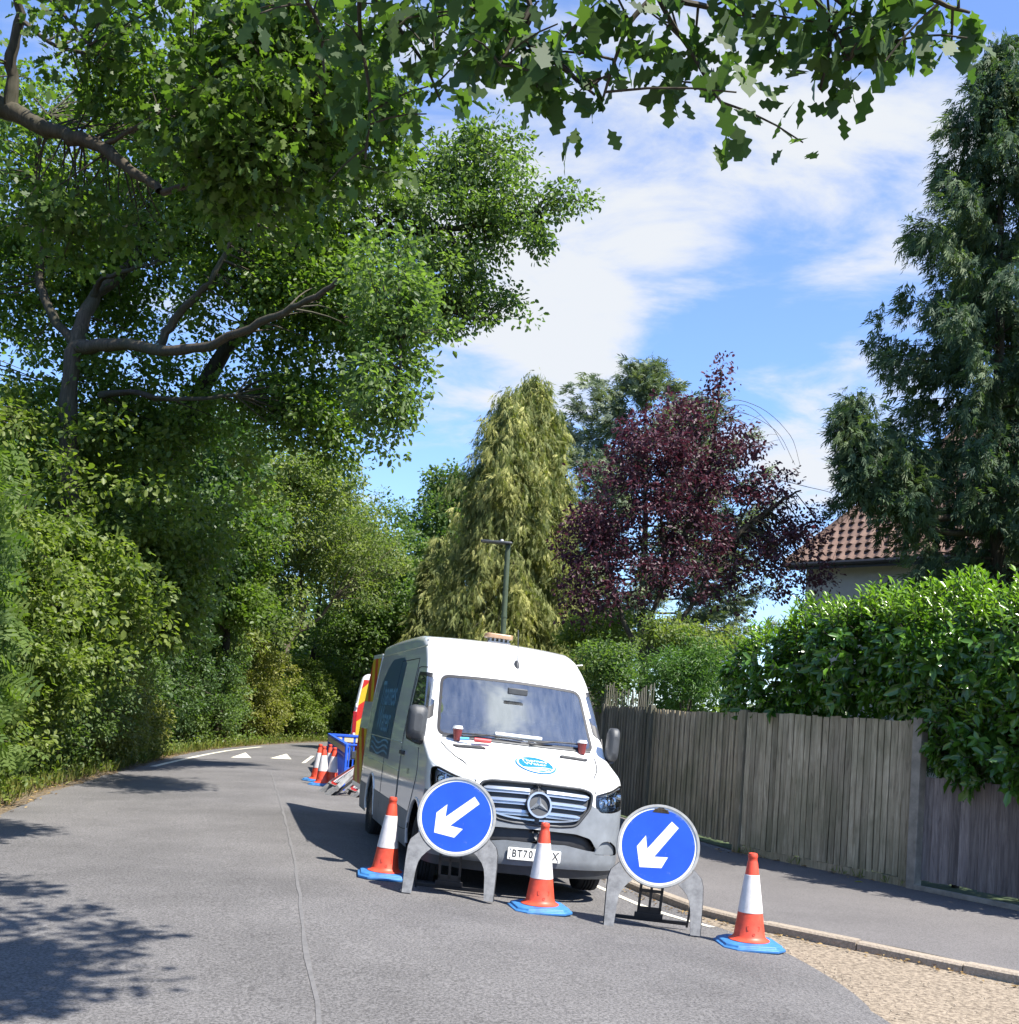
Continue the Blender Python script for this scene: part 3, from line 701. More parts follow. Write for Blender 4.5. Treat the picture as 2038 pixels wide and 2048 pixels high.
for pp in (fogp, mirror(fogp)):
    f_, bumper = bumper.split(lambda P, pp=pp: front(P, pp, .6)); fogs.append(f_)
sill, body = body.split(lambda P: np.where(P[:, 1] > 5.85, 1, P[:, 2]-.62))
bo = body.obj('body', 'van_white', van, 0, 30)
sill.obj('sill_trim', 'bumper_grey', van, .004)
bm_ = bumper.obj('bumper', 'bumper_grey', van, .006)
valance.obj('valance', 'trim_dark', bm_, -.01)
intake.obj('air_intake', 'trim_black', bm_, -.05)
for f_ in fogs: f_.obj('fog_lamp_cover', 'bumper_grey', bm_, -.018)
gback = grille.obj('grille', 'trim_dark', van, -.035)
def fp(u, z, d=0):      # point on the front, pushed out by d
    return np.array([u, front_v(u, z)-d, z])
surround = MB(); gp = np.array(gr_poly+[gr_poly[0]])
surround.tube([fp(u, z, .002) for u, z in gr_poly+gr_poly[:2]], .014, 6); surround.build('grille_surround', 'trim_dark', gback, 60)
for k, (zc_, hw) in enumerate(((1.045, .525), (.945, .50), (.845, .435))):
    for s in (-1, 1):
        mb = MB(); us = np.linspace(.10 if k == 1 else .085, hw, 12)
        V = []
        for u in us:
            dz = -.012*(u/.5)**2; tp = min(1, (hw-u)/.06+.35); hh = .019*tp
            for (q, d) in ((hh, .0), (hh*.8, .022), (-hh*.55, .024), (-hh, .0), (-hh*1.35, .0), (-hh*1.5, .018), (-hh*2.0, .018), (-hh*2.2, -.01)):
                V.append(fp(s*u, zc_+dz+q, d-.022))
        n = 8; F = [(i*n+j, i*n+j+1, (i+1)*n+j+1, (i+1)*n+j) for i in range(len(us)-1) for j in range(n-1)]
        F += [tuple(range(n)), tuple((len(us)-1)*n+j for j in range(n))]
        mb.add(V, F); mb.build('grille_bar', 'bar_silver', gback, 25)
mb = MB(); us = np.linspace(-.40, .40, 21); V = []
for u in us:
    z = .775-.0*u+.035*(abs(u)/.4)**3
    for q, d in ((.011, 0), (.008, .018), (-.008, .018), (-.011, 0)): V.append(fp(u, z+q, d-.02))
mb.add(V, [(i*4+j, i*4+j+1, (i+1)*4+j+1, (i+1)*4+j) for i in range(20) for j in range(3)]); mb.build('grille_bar', 'bar_silver', gback, 25)
# three-pointed star badge
SZ = .925; sv = front_v(0, SZ)
def bf(x, y, d): return (x, sv-.012-d-.02*0+ (y)*.28, SZ+y)
eb = MB(); eb.lathe([(.0, 0), (.122, 0), (.122, .02), (.0, .024)], 40); eb.V = [bf(x, y, z) for x, y, z in eb.V]; bd = eb.build('badge', 'trim_dark', gback, 40)
st = MB(); st.ring(circle(.120, 40), circle(.103, 40), .0, .05, bf)
for k in range(3):
    a = pi/2+2*pi*k/3; pts = [(.112*cos(a), .112*sin(a)), (.030*cos(a+pi/3), .030*sin(a+pi/3)), (0, 0), (.030*cos(a-pi/3), .030*sin(a-pi/3))]
    base = [bf(x, y, .022) for x, y in (pts[0], pts[1], pts[3])]; topc = bf(0, 0, .052); tip = bf(*pts[0], .03)
    st.add([base[0], base[1], topc, tip, base[2]], [(0, 1, 2, 3), (0, 3, 2, 4), (1, 4, 2)])
st.build('star', 'bar_silver', bd, 30)
# headlamps: reflector bowl behind a clear cover
for s, lp in ((1, lampR), (-1, lampL)):
    h = lp.obj('headlight', 'headlamp_glass', van, .004)
    lp.obj('housing', 'bar_silver', h, -.05)
    mb = MB()
    for (u, z, r_) in ((.70, .985, .052), (.80, 1.01, .058), (.90, 1.05, .045)):
        c = fp(s*u, z, -.02); ax = unit((s*.35, -1, .05)); b1 = unit(np.cross(ax, (0, 0, 1))); b2 = np.cross(b1, ax)
        prof = [(1, .0), (.92, -.012), (.6, -.04), (.25, -.05), (.22, -.03), (.0, -.028)]; n = 20; V = []
        for rr, dd in prof: V += [c+ax*dd+(b1*cos(2*pi*k/n)+b2*sin(2*pi*k/n)*1.1)*r_*rr for k in range(n)]
        mb.add(V, [(i*n+j, i*n+(j+1) % n, (i+1)*n+(j+1) % n, (i+1)*n+j) for i in range(len(prof)-1) for j in range(n)])
    ls = [fp(s*u, z, -.012) for u, z in ((.63, .93), (.68, .91), (.80, .915), (.94, .955))]; mb.tube(ls, .012, 6)
    ls = [fp(s*u, z, -.015) for u, z in ((.64, 1.04), (.78, 1.08), (.93, 1.135))]; mb.tube(ls, .010, 6)
    mb.tube([fp(s*.75, .93, -.012), fp(s*.755, 1.06, -.015)], .010, 6); mb.tube([fp(s*.85, .945, -.012), fp(s*.86, 1.10, -.015)], .010, 6)
    mb.build('reflector', 'lamp_reflector', h, 40)
    rim = MB(); rim.tube([fp(s*u, z, .001) for u, z in hlp+hlp[:2]], .006, 5); rim.build('lamp_edge', 'shut_line', h, 60)
# number plate
pl = MB(); PZ = .455; pv = front_v(0, PZ)-.014
plf = lambda x, y, d: (x, pv-d+.25*x*x*0, PZ+y)
pl.prism(rrect(.26, .056, .012), .0, .010, plf); po = pl.build('number_plate', 'plate_white', bm_, 40, .001)
tx = MB()
for (s_, x_) in (('B', -.197), ('T', -.143), ('7', -.090), ('0', -.036), ('X', .205)):
    V, F = text2d(s_, .098, .014); tx.add([plf(x*.82+x_, y, .0115) for x, y, z in V], F)
tx.build('plate_lettering', 'ink_black', po, None)
bolts = MB()
for x in (-.235, .235):
    for y in (-.04, .04): bolts.lathe([(0, 0), (.006, 0), (.006, .003), (0, .004)], 8, 0, (0, 0, 0)); n = 32; bolts.V[-32:] = [plf(a+x, b+y, .011+c) for a, b, c in bolts.V[-32:]]
bolts.build('plate_screw', 'steel_rim', po, None)
# lines and seams on the skin
def line_part(name, pts, w, mat='shut_line', par=van): mb = MB(); mb.tube(pts, w, 5); return mb.build(name, mat, par, 60)
def sp(s, z, v, d=.002): return np.array([s*(side_u(z, v)+d), v, z])
def tp_(u, v, d=.003): return np.array([u, v, float(top_z(u, v))+d])
bl = []
for s in (-1, 1):
    pts = [fp(s*.60, 1.075, .0), *[tp_(s*u, v) for u, v in ((.66, .42), (.735, .60), (.79, .80), (.825, .98))]]
    line_part('bonnet_gap', smoothline(pts, 4), .005, 'shut_line', bo)
    # front door, sliding door, swage line
    dr = [(1.26, 1.30), (1.17, 1.05), (1.33, .78), (1.46, .60), (1.46, .44), (2.30, .44), (2.34, .8), (2.34, 1.5), (2.31, 2.08), (2.25, 2.17), (1.72, 2.16)]
    line_part('door_gap', smoothline([sp(s, z, v, .001) for v, z in dr], 4), .005, 'shut_line', bo)
    sl_ = [(2.40, .44), (2.40, 2.25), (3.72, 2.25), (3.72, .44)]
    line_part('door_gap', [sp(s, z, v, .001) for v, z in ((2.40, .44), (2.40, .9), (2.40, 1.4), (2.40, 1.9), (2.40, 2.28), (3.0, 2.28), (3.72, 2.28), (3.72, 1.9), (3.72, 1.4), (3.72, .9), (3.72, .44))], .005, 'shut_line', bo)
    line_part('swage_line', [sp(s, .98, v, .001) for v in np.linspace(2.45, 5.8, 12)], .006, 'van_white', bo)
    line_part('swage_line', [sp(s, 1.30, v, .001) for v in np.linspace(2.45, 5.8, 12)], .008, 'van_white', bo)
    line_part('roof_gutter', smoothline([sp(s, 2.42-.0*v, v, .0) for v in np.linspace(2.0, 5.85, 10)], 2), .009, 'van_white', bo)
    # panel recess outlines along the cargo side
    hb = MB(); c = sp(s, 1.20, 2.22, .02); hb.box(c, (.018, .10, .022)); hb.build('door_handle', 'trim_dark', bo, 40, .008)
    for AX in (AX0, AX1):
        ar = MB(); ar.tube([(s*(side_u(max(.27, .36+.435*sin(a)), max(0.3, AX-.435*cos(a)))-.004), AX-.435*cos(a), .36+.435*sin(a)) for a in np.linspace(-.15, pi+.15, 30)], .018, 6)
        ar.build('wheel_arch_lip', 'van_white', bo, 60)
# bonnet vents by the windscreen foot
for s in (-1, 1):
    mb = MB(); out = rrect(.155, .034, .028); f = lambda x, y, d, s=s: tuple(tp_(s*(.555+x+y*.6), .845+y+.0*x+.10*(.555+x)**2-.03, .003+d))
    mb.prism(out, 0, .008, f); vn = mb.build('bonnet_vent', 'trim_black', bo, None)
    sl2 = MB()
    for yy in (-.02, -.007, .007, .02): sl2.tube([f(-.13, yy, .008), f(0, yy, .009), f(.13, yy, .008)], .0028, 4)
    sl2.build('vent_slat', 'trim_dark', vn, None)
# scuttle and wipers
def wsp(u, z, d=.004):     # on the windscreen at height z
    lo, hi = .6, 2.3
    for _ in range(40):
        m = (lo+hi)/2
        if top_z(u, m) < z: lo = m
        else: hi = m
    return np.array([u, lo-d, z+d])
for (u0, u1, z0, z1) in ((-.62, .02, 1.475, 1.475), (.08, .72, 1.47, 1.50)):
    mb = MB(); pts = [wsp(u, z0+(z1-z0)*t+.012*sin(pi*t), .022) for t, u in zip(np.linspace(0, 1, 12), np.linspace(u0, u1, 12))]; mb.tube(pts, .009, 6)
    a = pts[0] if u0 > 0 else pts[0]; mb.tube([wsp(u0+.02, 1.448, .02), pts[5]+[0, -.015, .0]], .010, 6); mb.build('wiper', 'trim_black', van, 60)
line_part('scuttle', [wsp(u, 1.448, .004) for u in np.linspace(-.8, .8, 20)], .012, 'trim_dark')
# mirrors
for s in (-1, 1):
    mr = MB(); c = np.array([-1.085 if s < 0 else 1.03, 1.03, 1.56]); fx = 1.0 if s < 0 else .62
    K = 14; prof = [(-.075, .40, .5), (-.06, .80, .85), (-.02, 1.0, 1.0), (.05, 1.0, 1.0), (.07, .93, .95)]
    out = rrect(.098, .175, .07, 6); n = len(out); V = []
    for d, sx, sz in prof: V += [c+np.array([x*sx*fx, d, y*sz]) for x, y in out]
    F = [(i*n+j, i*n+(j+1) % n, (i+1)*n+(j+1) % n, (i+1)*n+j) for i in range(len(prof)-1) for j in range(n)]+[tuple(range(n)), tuple((len(prof)-1)*n+j for j in range(n))]
    mr.add(V, F); mo = mr.build('door_mirror', 'trim_dark', van, 50)
    arm = MB(); arm.tube([np.array([s*.97, 1.20, 1.38]), np.array([s*1.02, 1.10, 1.385]), c+[0, .0, -.165]], [.045, .042, .04], 8); arm.build('mirror_arm', 'trim_black', mo, 60)
    gm = MB(); gm.prism(rrect(.082, .155, .06, 6), 0, .004, lambda x, y, d, c=c, fx=fx: (c[0]+x*fx, c[1]+.0715+d, c[2]+y)); gm.build('mirror_glass', 'chrome', mo, None)
    fl = MB(); fl.prism(rounded([(1.17, 1.33), (1.40, 1.33), (1.40, 1.45), (1.30, 1.62)], .03), .003, .012, lambda x, y, d, s=s: tuple(sp(s, y, x, d))); fl.build('mirror_base', 'trim_black', mo, None)
# aerial and beacon
ae = MB(); c = tp_(.07, 1.77, .0); ae.lathe([(0, 0), (.03, 0), (.024, .025), (.012, .04), (0, .045)], 16); ae.V = [tuple(np.array(c)+np.array([x, y*1.9-z*.3, z+y*1.45])) for x, y, z in ae.V]
ab = ae.build('aerial', 'trim_dark', van, 50); line_part('whip', [c+[0, -.01, .03], c+[.02, .12, .22], c+[.045, .30, .42]], .005, 'trim_dark', ab)
be = MB(); bc = np.array([.11, 3.0, float(top_z(.05, 3.0))])
for (dx, hx) in ((0, .165),): be.prism(rrect(hx, .11, .05, 4), .06, .115, lambda x, y, d: (bc[0]+x, bc[1]+y, bc[2]+d))
bo2 = be.build('beacon_bar', 'beacon', van, 40, .012); b3 = MB()
for x in np.linspace(-.11, .11, 5): b3.box(bc+[x, 0, .03], (.012, .07, .035))
b3.box(bc+[0, 0, .008], (.14, .08, .012)); b3.build('beacon_mount', 'steel_rim', bo2, 40)
# wheels
def wheel(x, v, par, s):
    e = empty('wheel', (x, v, WR-.012)); e.parent = par
    tm = MB(); w = .115; pr = [(.225, -w*.86), (.30, -w), (.335, -w*.93), (WR, -w*.62)]
    for g_ in (-.42, -.14, .14, .42): pr += [(WR, (g_-.08)*w), (WR-.012, (g_-.06)*w), (WR-.012, (g_+.06)*w), (WR, (g_+.08)*w)]
    pr += [(WR, w*.62), (.335, w*.93), (.30, w), (.225, w*.86)]
    tm.lathe(pr, 48, 0, (0, 0, 0), 'x'); tm.build('tyre', 'rubber', e, 35)
    rm = MB(); o = s*w*.55; rm.lathe([(.228, s*w*.86), (.215, s*w*.7), (.20, s*w*.3), (.12, s*w*.62), (.075, s*w*.66), (.07, s*w*.85), (0, s*w*.88)], 32, 0, (0, 0, 0), 'x')
    rm.build('rim', 'steel_rim', e, 35); return e
for s in (-1, 1):
    for v in (AX0, AX1):
        w = wheel(s*.86, v, van, s); w.location.z += s*math.tan(VROLL)*.86
        if v == AX0: w.rotation_euler.z = R(-5)
# underbody, cabin
ub = MB(); ub.box((0, 3.1, .36), (.80, 2.6, .05)); ub.box((0, .45, .38), (.70, .22, .06)); ub.build('underbody', 'trim_black', van, None)
ib = MB(); ib.box((0, 2.35, 1.5), (.86, .02, 1.0)); ib.box((0, 1.6, .62), (.9, .75, .03)); ib.build('cabin_lining', 'cabin', van, None)
hl_ = MB(); hl_.add([(-.7, 1.88, 2.12), (.7, 1.88, 2.12), (.8, 2.35, 2.2), (-.8, 2.35, 2.2)], [(0, 1, 2, 3)]); hl_.build('headlining', 'seat_cloth', van, None)
db = MB(); us = np.linspace(-.86, .86, 20); V = []
for u in us:
    for (v, z) in ((.80+BOW*u*u, 1.36), (.98+BOW*u*u, 1.425), (1.20+.12*u*u, 1.44), (1.36, 1.40), (1.44, 1.28), (1.44, .9)): V.append((u, v, z-.0*u))
db.add(V, [(i*6+j, i*6+j+1, (i+1)*6+j+1, (i+1)*6+j) for i in range(19) for j in range(5)]); db.build('dashboard', 'dash', van, 40)
bn = MB(); bn.lathe([(.0, .0), (.24, .0), (.235, .05), (.2, .1), (0, .13)], 24, 0, (-.42, 1.24, 1.40)); bn.build('instrument_binnacle', 'dash', van, 50)
sw = MB(); a_ = np.linspace(0, 2*pi, 33); tl_ = R(28)
sw.tube([(-.42+.2*cos(a), 1.55-.2*sin(a)*sin(tl_), 1.40+.2*sin(a)*cos(tl_)) for a in a_], .016, 8, 0, False)
for a in (0.1, pi-.1, 1.5*pi): sw.tube([(-.42+.2*cos(a), 1.55-.2*sin(a)*sin(tl_), 1.40+.2*sin(a)*cos(tl_)), (-.42, 1.53, 1.39)], .018, 6)
sw.build('steering_wheel', 'trim_black', van, 50)
for u in (-.45, .22, .62):
    sb = MB(); wd = .24 if u < 0 else .19
    sb.box((u, 1.95, .95), (wd, .26, .09)); sb.box((u, 2.18, 1.35), (wd, .07, .36), 0, np.array([[1, 0, 0], [0, cos(.15), sin(.15)], [0, -sin(.15), cos(.15)]])); sb.box((u, 2.24, 1.80), (.12, .05, .10))
    sb.build('seat', 'seat_cloth', van, 40, .05)
mi = MB(); mi.box((.0, 1.32, 2.0), (.11, .015, .035)); mi.build('rear_view_mirror', 'trim_dark', van, 40, .01)
# bonnet badge: blue roundel with wording and waves
LU, LV = .06, .50
def lf(x, y, d): return tuple(tp_(LU+x, LV+y, .006+d))
RX, RY = .205, .215
def ell(rx, ry, n=48): return [(rx*cos(2*pi*i/n), ry*sin(2*pi*i/n)) for i in range(n)]
def disc_surf(mb, rx, ry, d, f, rings=6, n=48):
    V = [f(0, 0, d)]; F = []
    for k in range(1, rings+1): V += [f(rx*k/rings*cos(2*pi*i/n), ry*k/rings*sin(2*pi*i/n), d) for i in range(n)]
    F += [(0, 1+i, 1+(i+1) % n) for i in range(n)]
    for k in range(rings-1):
        b = 1+k*n; F += [(b+i, b+n+i, b+n+(i+1) % n, b+(i+1) % n) for i in range(n)]
    mb.add(V, F)
lb = MB(); disc_surf(lb, RX, RY, .0, lf); lo_ = lb.build('bonnet_badge', 'decal_blue', bo, 60)
def flat_ring(mb, a, b, d, f): n = len(a); mb.add([f(*p, d) for p in a]+[f(*p, d) for p in b], [(i, (i+1) % n, (i+1) % n+n, i+n) for i in range(n)])
lr = MB(); flat_ring(lr, ell(RX*.93, RY*.93), ell(RX*.85, RY*.85), .004, lf)
for k, y0 in enumerate((-.085, -.120, -.150)):
    n = 30; hw = .145-.03*k; xs = np.linspace(-hw, hw, n)
    V = [lf(x, y0+.016*sin(x/hw*2.6+.4)+.006, .004) for x in xs]+[lf(x, y0+.016*sin(x/hw*2.6+.4)-.006, .004) for x in xs]
    lr.add(V, [(i, i+1, i+1+n, i+n) for i in range(n-1)])
for (s_, y_, sz) in (('Thames', .085, .088), ('Water', .005, .088)):
    V, F = text2d(s_, sz, .004); lr.add([lf(x*.98, y*1.0+y_, .004) for x, y, z in V], F)
lr.build('badge_lettering', 'decal_white', lo_, None)
# cargo side livery: blue arch-topped panel with wording, both sides
for s in (-1, 1):
    def sf(x, y, d, s=s): return tuple(sp(s, y, x, .003+d))
    pan = MB(); n = 22; vs_ = np.linspace(3.35, 5.30, n); tops = 1.60+.78*np.sqrt(np.clip(1-((vs_-4.1)/1.32)**2, 0, 1)); V = []; m = 16
    tops = np.minimum(2.33, tops)
    for v, t_ in zip(vs_, tops): V += [sf(v, 1.06+(t_-1.06)*k/(m-1), 0) for k in range(m)]
    pan.add(V, [(i*m+j, i*m+j+1, (i+1)*m+j+1, (i+1)*m+j) for i in range(n-1) for j in range(m-1)]); lp_ = pan.build('side_livery', 'decal_navy', bo, 60)
    tt = MB()
    for (w_, y_, sz) in (('Thames', 1.86, .46), ('Water', 1.52, .46)):
        V, F = text2d(w_, sz, .012); tt.add([sf(4.3+(-x if s < 0 else x), y_+y, .002) for x, y, z in V], F)
    for k in range(3):
        xs = np.linspace(3.5, 5.15, 24); V = [sf(x, 1.26-.07*k+.03*sin((x-3.5)*5), .002) for x in xs]+[sf(x, 1.235-.07*k+.03*sin((x-3.5)*5), .002) for x in xs]
        tt.add(V, [(i, i+1, i+25, i+24) for i in range(23)])
    tt.build('livery_lettering', 'livery_pale', lp_, None)
    dd = MB()
    for (w_, y_) in (('110', 1.16),):
        V, F = text2d(w_, .085, .012); dd.add([sf(1.75+(-x if s < 0 else x), y_-.14+y, .002) for x, y, z in V], F)
    dd.build('door_lettering', 'trim_dark', bo, None)
# rear door standing open, striped red and yellow
HP = np.array([-.955, VL-.01, 0]); da = R(97)
ax = np.array([cos(da)*-1*-1, sin(da), 0]); ax = np.array([-sin(R(1.5)), cos(R(1.5)), 0]); an = np.array([-ax[1], ax[0], 0])
def df(x, y, d): return tuple(HP+ax*x+an*d+np.array([.055*np.clip((y-1.2)/1.2, 0, 1)**1.3*1.6, 0, y]))
outl = rounded([(.02, .48), (.86, .48), (.86, 2.3), (.74, 2.46), (.02, 2.46)], .05)
dm = MB()
P_ = outl; n = len(P_); ys = np.linspace(.48, 2.46, 20)
for k in range(19):
    dm.add([df(.02, ys[k], -.03), df(.86, ys[k], -.03), df(.86, ys[k+1], -.03), df(.02, ys[k+1], -.03), df(.02, ys[k], .03), df(.86, ys[k], .03), df(.86, ys[k+1], .03), df(.02, ys[k+1], .03)], [(0, 1, 2, 3), (7, 6, 5, 4), (1, 5, 6, 2), (0, 3, 7, 4)]+([(0, 4, 5, 1)] if k == 0 else [])+([(3, 2, 6, 7)] if k == 18 else []))
rd = dm.build('rear_door', 'van_white', van, 40)
def chevrons(f, x0, x1, y0, y1, par, wd=.26, slope=1.0, d=.003, hole=None, seg=.1):
    for mi, key in ((0, 'chev_yellow'), (1, 'chev_red')):
        mb = MB(); k0 = int((y0-slope*(x1-x0))/wd)-2
        for k in range(k0, int((y1)/wd)+3):
            if k % 2 != mi: continue
            q = [(x0, k*wd), (x1, k*wd+slope*(x1-x0)), (x1, (k+1)*wd+slope*(x1-x0)), (x0, (k+1)*wd)]
            xs = np.linspace(x0, x1, max(2, int((x1-x0)/seg)+1))
            for a, b in zip(xs[:-1], xs[1:]):
                cl = [(a, k*wd+slope*(a-x0)), (b, k*wd+slope*(b-x0)), (b, (k+1)*wd+slope*(b-x0)), (a, (k+1)*wd+slope*(a-x0))]
                cl = clip_y(cl, y0, y1)
                if len(cl) > 2: mb.add([f(x, y, d) for x, y in cl], [tuple(range(len(cl)))])
        mb.build('chevron_stripe', key, par, None)
def clip_y(P, y0, y1):
    for sgn, lim in ((1, y0), (-1, -y1)):
        out = []
        for i in range(len(P)):
            a, b = P[i], P[(i+1) % len(P)]; fa, fb = sgn*a[1]-lim, sgn*b[1]-lim
            if fa >= 0: out.append(a)
            if (fa >= 0) != (fb >= 0): t = fa/(fa-fb); out.append((a[0]+(b[0]-a[0])*t, a[1]+(b[1]-a[1])*t))
        P = out
        if not P: return []
    return P
chevrons(lambda x, y, d: df(x, y, .03+d), .05, .84, .55, 1.35, rd); chevrons(lambda x, y, d: df(x, y, .03+d), .05, .84, 1.75, 2.40, rd)
rl = MB(); rl.box((-.93, VL-.02, 1.05), (.05, .035, .22)); rl.build('rear_light', 'tail_red', bo, 40, .01)
# things on the dashboard
vm = Matrix.Translation((VX, VY, VZ)) @ Matrix.Rotation(VYAW, 4, 'Z') @ Matrix.Rotation(VROLL, 4, 'Y')
def vw(u, v, z): return np.array(vm @ Vector((u, v, z)))
cup_spots = [(-.66, .99, 'red paper coffee cup with white lid on the dashboard by the steering wheel'), (.69, 1.02, 'red paper coffee cup with white lid at the passenger end of the dashboard')]
for u, v, lab in cup_spots:
    e = empty('coffee_cup', vw(u, v, 1.425)); e.scale = (1.25, 1.25, 1.15); tag(e, lab, 'cup', 'coffee cups on the van dashboard')
    c = MB(); c.lathe([(.0, 0), (.028, 0), (.040, .10), (0, .10)], 20); c.build('cup', 'cup_red', e, 40)
    c = MB(); c.lathe([(.0, .10), (.043, .10), (.043, .112), (.038, .114), (.036, .128), (0, .128)], 20); c.build('lid', 'cup_lid', e, 40)
def lay(name, pts, r_, mat, lab, cat):
    o = MB(); P = [vw(*p) for p in pts]; o.tube([q-P[0] for q in P], r_, 10); ob = o.build(name, mat, None, 40); ob.location = P[0]; tag(ob, lab, cat)
lay('tube', [(-.26, 1.03, 1.53), (.24, 1.03, 1.53)], .024, 'paper', 'white tube lying along the middle of the van dashboard', 'tube')
lay('bottle', [(-.50, .90, 1.45), (-.33, .89, 1.45)], .024, 'red_plastic', 'red plastic bottle lying flat against the windscreen of the white van', 'bottle')
lay('pen', [(-.64, .94, 1.445), (-.55, .92, 1.45)], .017, 'blue_plastic_small', 'small blue plastic item on the dashboard beside the red bottle', 'container')
# ------------------------------------------------------------------ second van, seen from behind
v2 = empty('works_van', tuple(gnd(694, 1549)[:2])+(0,), (0, 0, R(7)))
V2 = v2
tag(v2, 'far van with red and yellow chevrons and white panel on its back doors', 'van')
# local frame: x right, y forward (away), rear face at y = 0, left rear corner at x = 0
tw = pchip([.3, .5, 1.0, 1.4, 1.9, 2.3, 2.6], [0, .0, .0, .012, .07, .135, .22])
secs = []
for y, sh in ((0, .045), (.03, .015), (.10, 0), (1.5, 0), (3.2, 0), (4.2, 0)):
    P = []
    for z in np.linspace(.38, 2.38, 20): P.append((float(tw(z))+sh, y, z))
    for k in range(1, 8): a = pi/2*k/8; P.append((float(tw(2.38))+sh+.22*(1-cos(a)), y, 2.38+.2*sin(a)-sh))
    P.append((.95, y, 2.60-sh)); secs.append(P+[(1.99-x, y, z) for x, y, z in P[-2::-1]])
mb = MB(); n = len(secs[0]); mb.add([p for s in secs for p in s], [(i*n+j, i*n+j+1, (i+1)*n+j+1, (i+1)*n+j) for i in range(len(secs)-1) for j in range(n-1)]+[tuple(range(n-1, -1, -1)), tuple((len(secs)-1)*n+j for j in range(n))])
# cab end
mb.add([(.12, 4.2, .4), (.12, 5.6, .45), (.15, 5.5, 1.15), (.22, 4.6, 2.1), (.35, 4.2, 2.55), (1.87, 4.2, .4), (1.87, 5.6, .45), (1.84, 5.5, 1.15), (1.77, 4.6, 2.1), (1.64, 4.2, 2.55)], [(0, 1, 2, 3, 4), (9, 8, 7, 6, 5), (1, 6, 7, 2), (2, 7, 8, 3), (3, 8, 9, 4)])
b2 = mb.build('body', 'van_white', v2, 30)
def r2(x, y, d): return (x, -.003-d, y)
class Sub: pass
def chev2():
    for mi, key in ((0, 'chev_yellow'), (1, 'chev_red')):
        mb = MB()
        for k in range(-8, 10):
            if k % 2 != mi: continue
            wd = .42; sl = .75
            for x0, x1 in ((.10, .55), (.55, .99), (.99, 1.44), (1.44, 1.88)):
                ins = max(0.0, float(tw(2.2)))
                f = lambda x: k*wd+sl*(x if x < .995 else 1.99-x)*1.0
                cl = clip_y([(x0, f(x0)), (x1, f(x1)), (x1, f(x1)+wd), (x0, f(x0)+wd)], .62, 2.42)
                if len(cl) > 2: mb.add([r2(max(x, float(tw(min(y, 2.38)))+.075) if x < 1 else min(x, 1.915-float(tw(min(y, 2.38)))), y, .0) for x, y in cl], [tuple(range(len(cl)))])
        mb.build('chevron_stripe', key, b2, None)
chev2()
for x0, x1 in ((.30, .92), (1.07, 1.68)):
    mb = MB(); P = rounded([(x0-.02, 1.30), (x1, 1.18), (x1, 2.02), (x0+.06, 2.02)], .05); mb.prism(P if x0 < .9 else [(1.99-x, y) for x, y in rounded([(.28, 1.30), (.90, 1.18), (.90, 2.02), (.36, 2.02)], .05)], .002, .012, r2)
    pn = mb.build('white_panel', 'sign_white', b2, None)
    if x0 < .9:
        tx = MB(); V, F = text2d('24', .17, .012); tx.add([r2(x*1.0+.66, y+1.62, .015) for x, y, z in V], F); 
        for k in range(3): tx.add([r2(x, y, .015) for x, y in ((.52, 1.80+.06*k), (.80, 1.80+.06*k), (.80, 1.82+.06*k), (.52, 1.82+.06*k))], [(0, 1, 2, 3)])
        tx.build('panel_lettering', 'decal_navy', pn, None)
for s in (0, 1):
    X = (lambda x, s=s: x if not s else 1.99-x)
    mb = MB(); mb.box((X(.075), -.012, 1.30), (.05, .02, .30)); mb.build('rear_light', 'tail_red', v2, 40, .01)
    mb = MB(); mb.box((X(.10), -.02, 1.75), (.03, .03, .05)); mb.box((X(.085), -.02, 1.02), (.03, .03, .04)); mb.build('hinge', 'sign_white', v2, 40, .01)
    for y in (1.2, 4.8): w = wheel(X(.14), y, v2, 1 if s else -1)
mb = MB(); mb.box((.995, -.05, .50), (.93, .08, .10)); mb.build('bumper', 'trim_dark', v2, 40, .02)
mb = MB(); mb.box((.995, -.012, .90), (.26, .012, .06)); mb.build('number_plate', 'chev_yellow', v2, None)
mb = MB(); mb.box((.995, .004-.012, 1.35), (.006, .01, .80)); mb.build('door_gap', 'shut_line', v2, None)
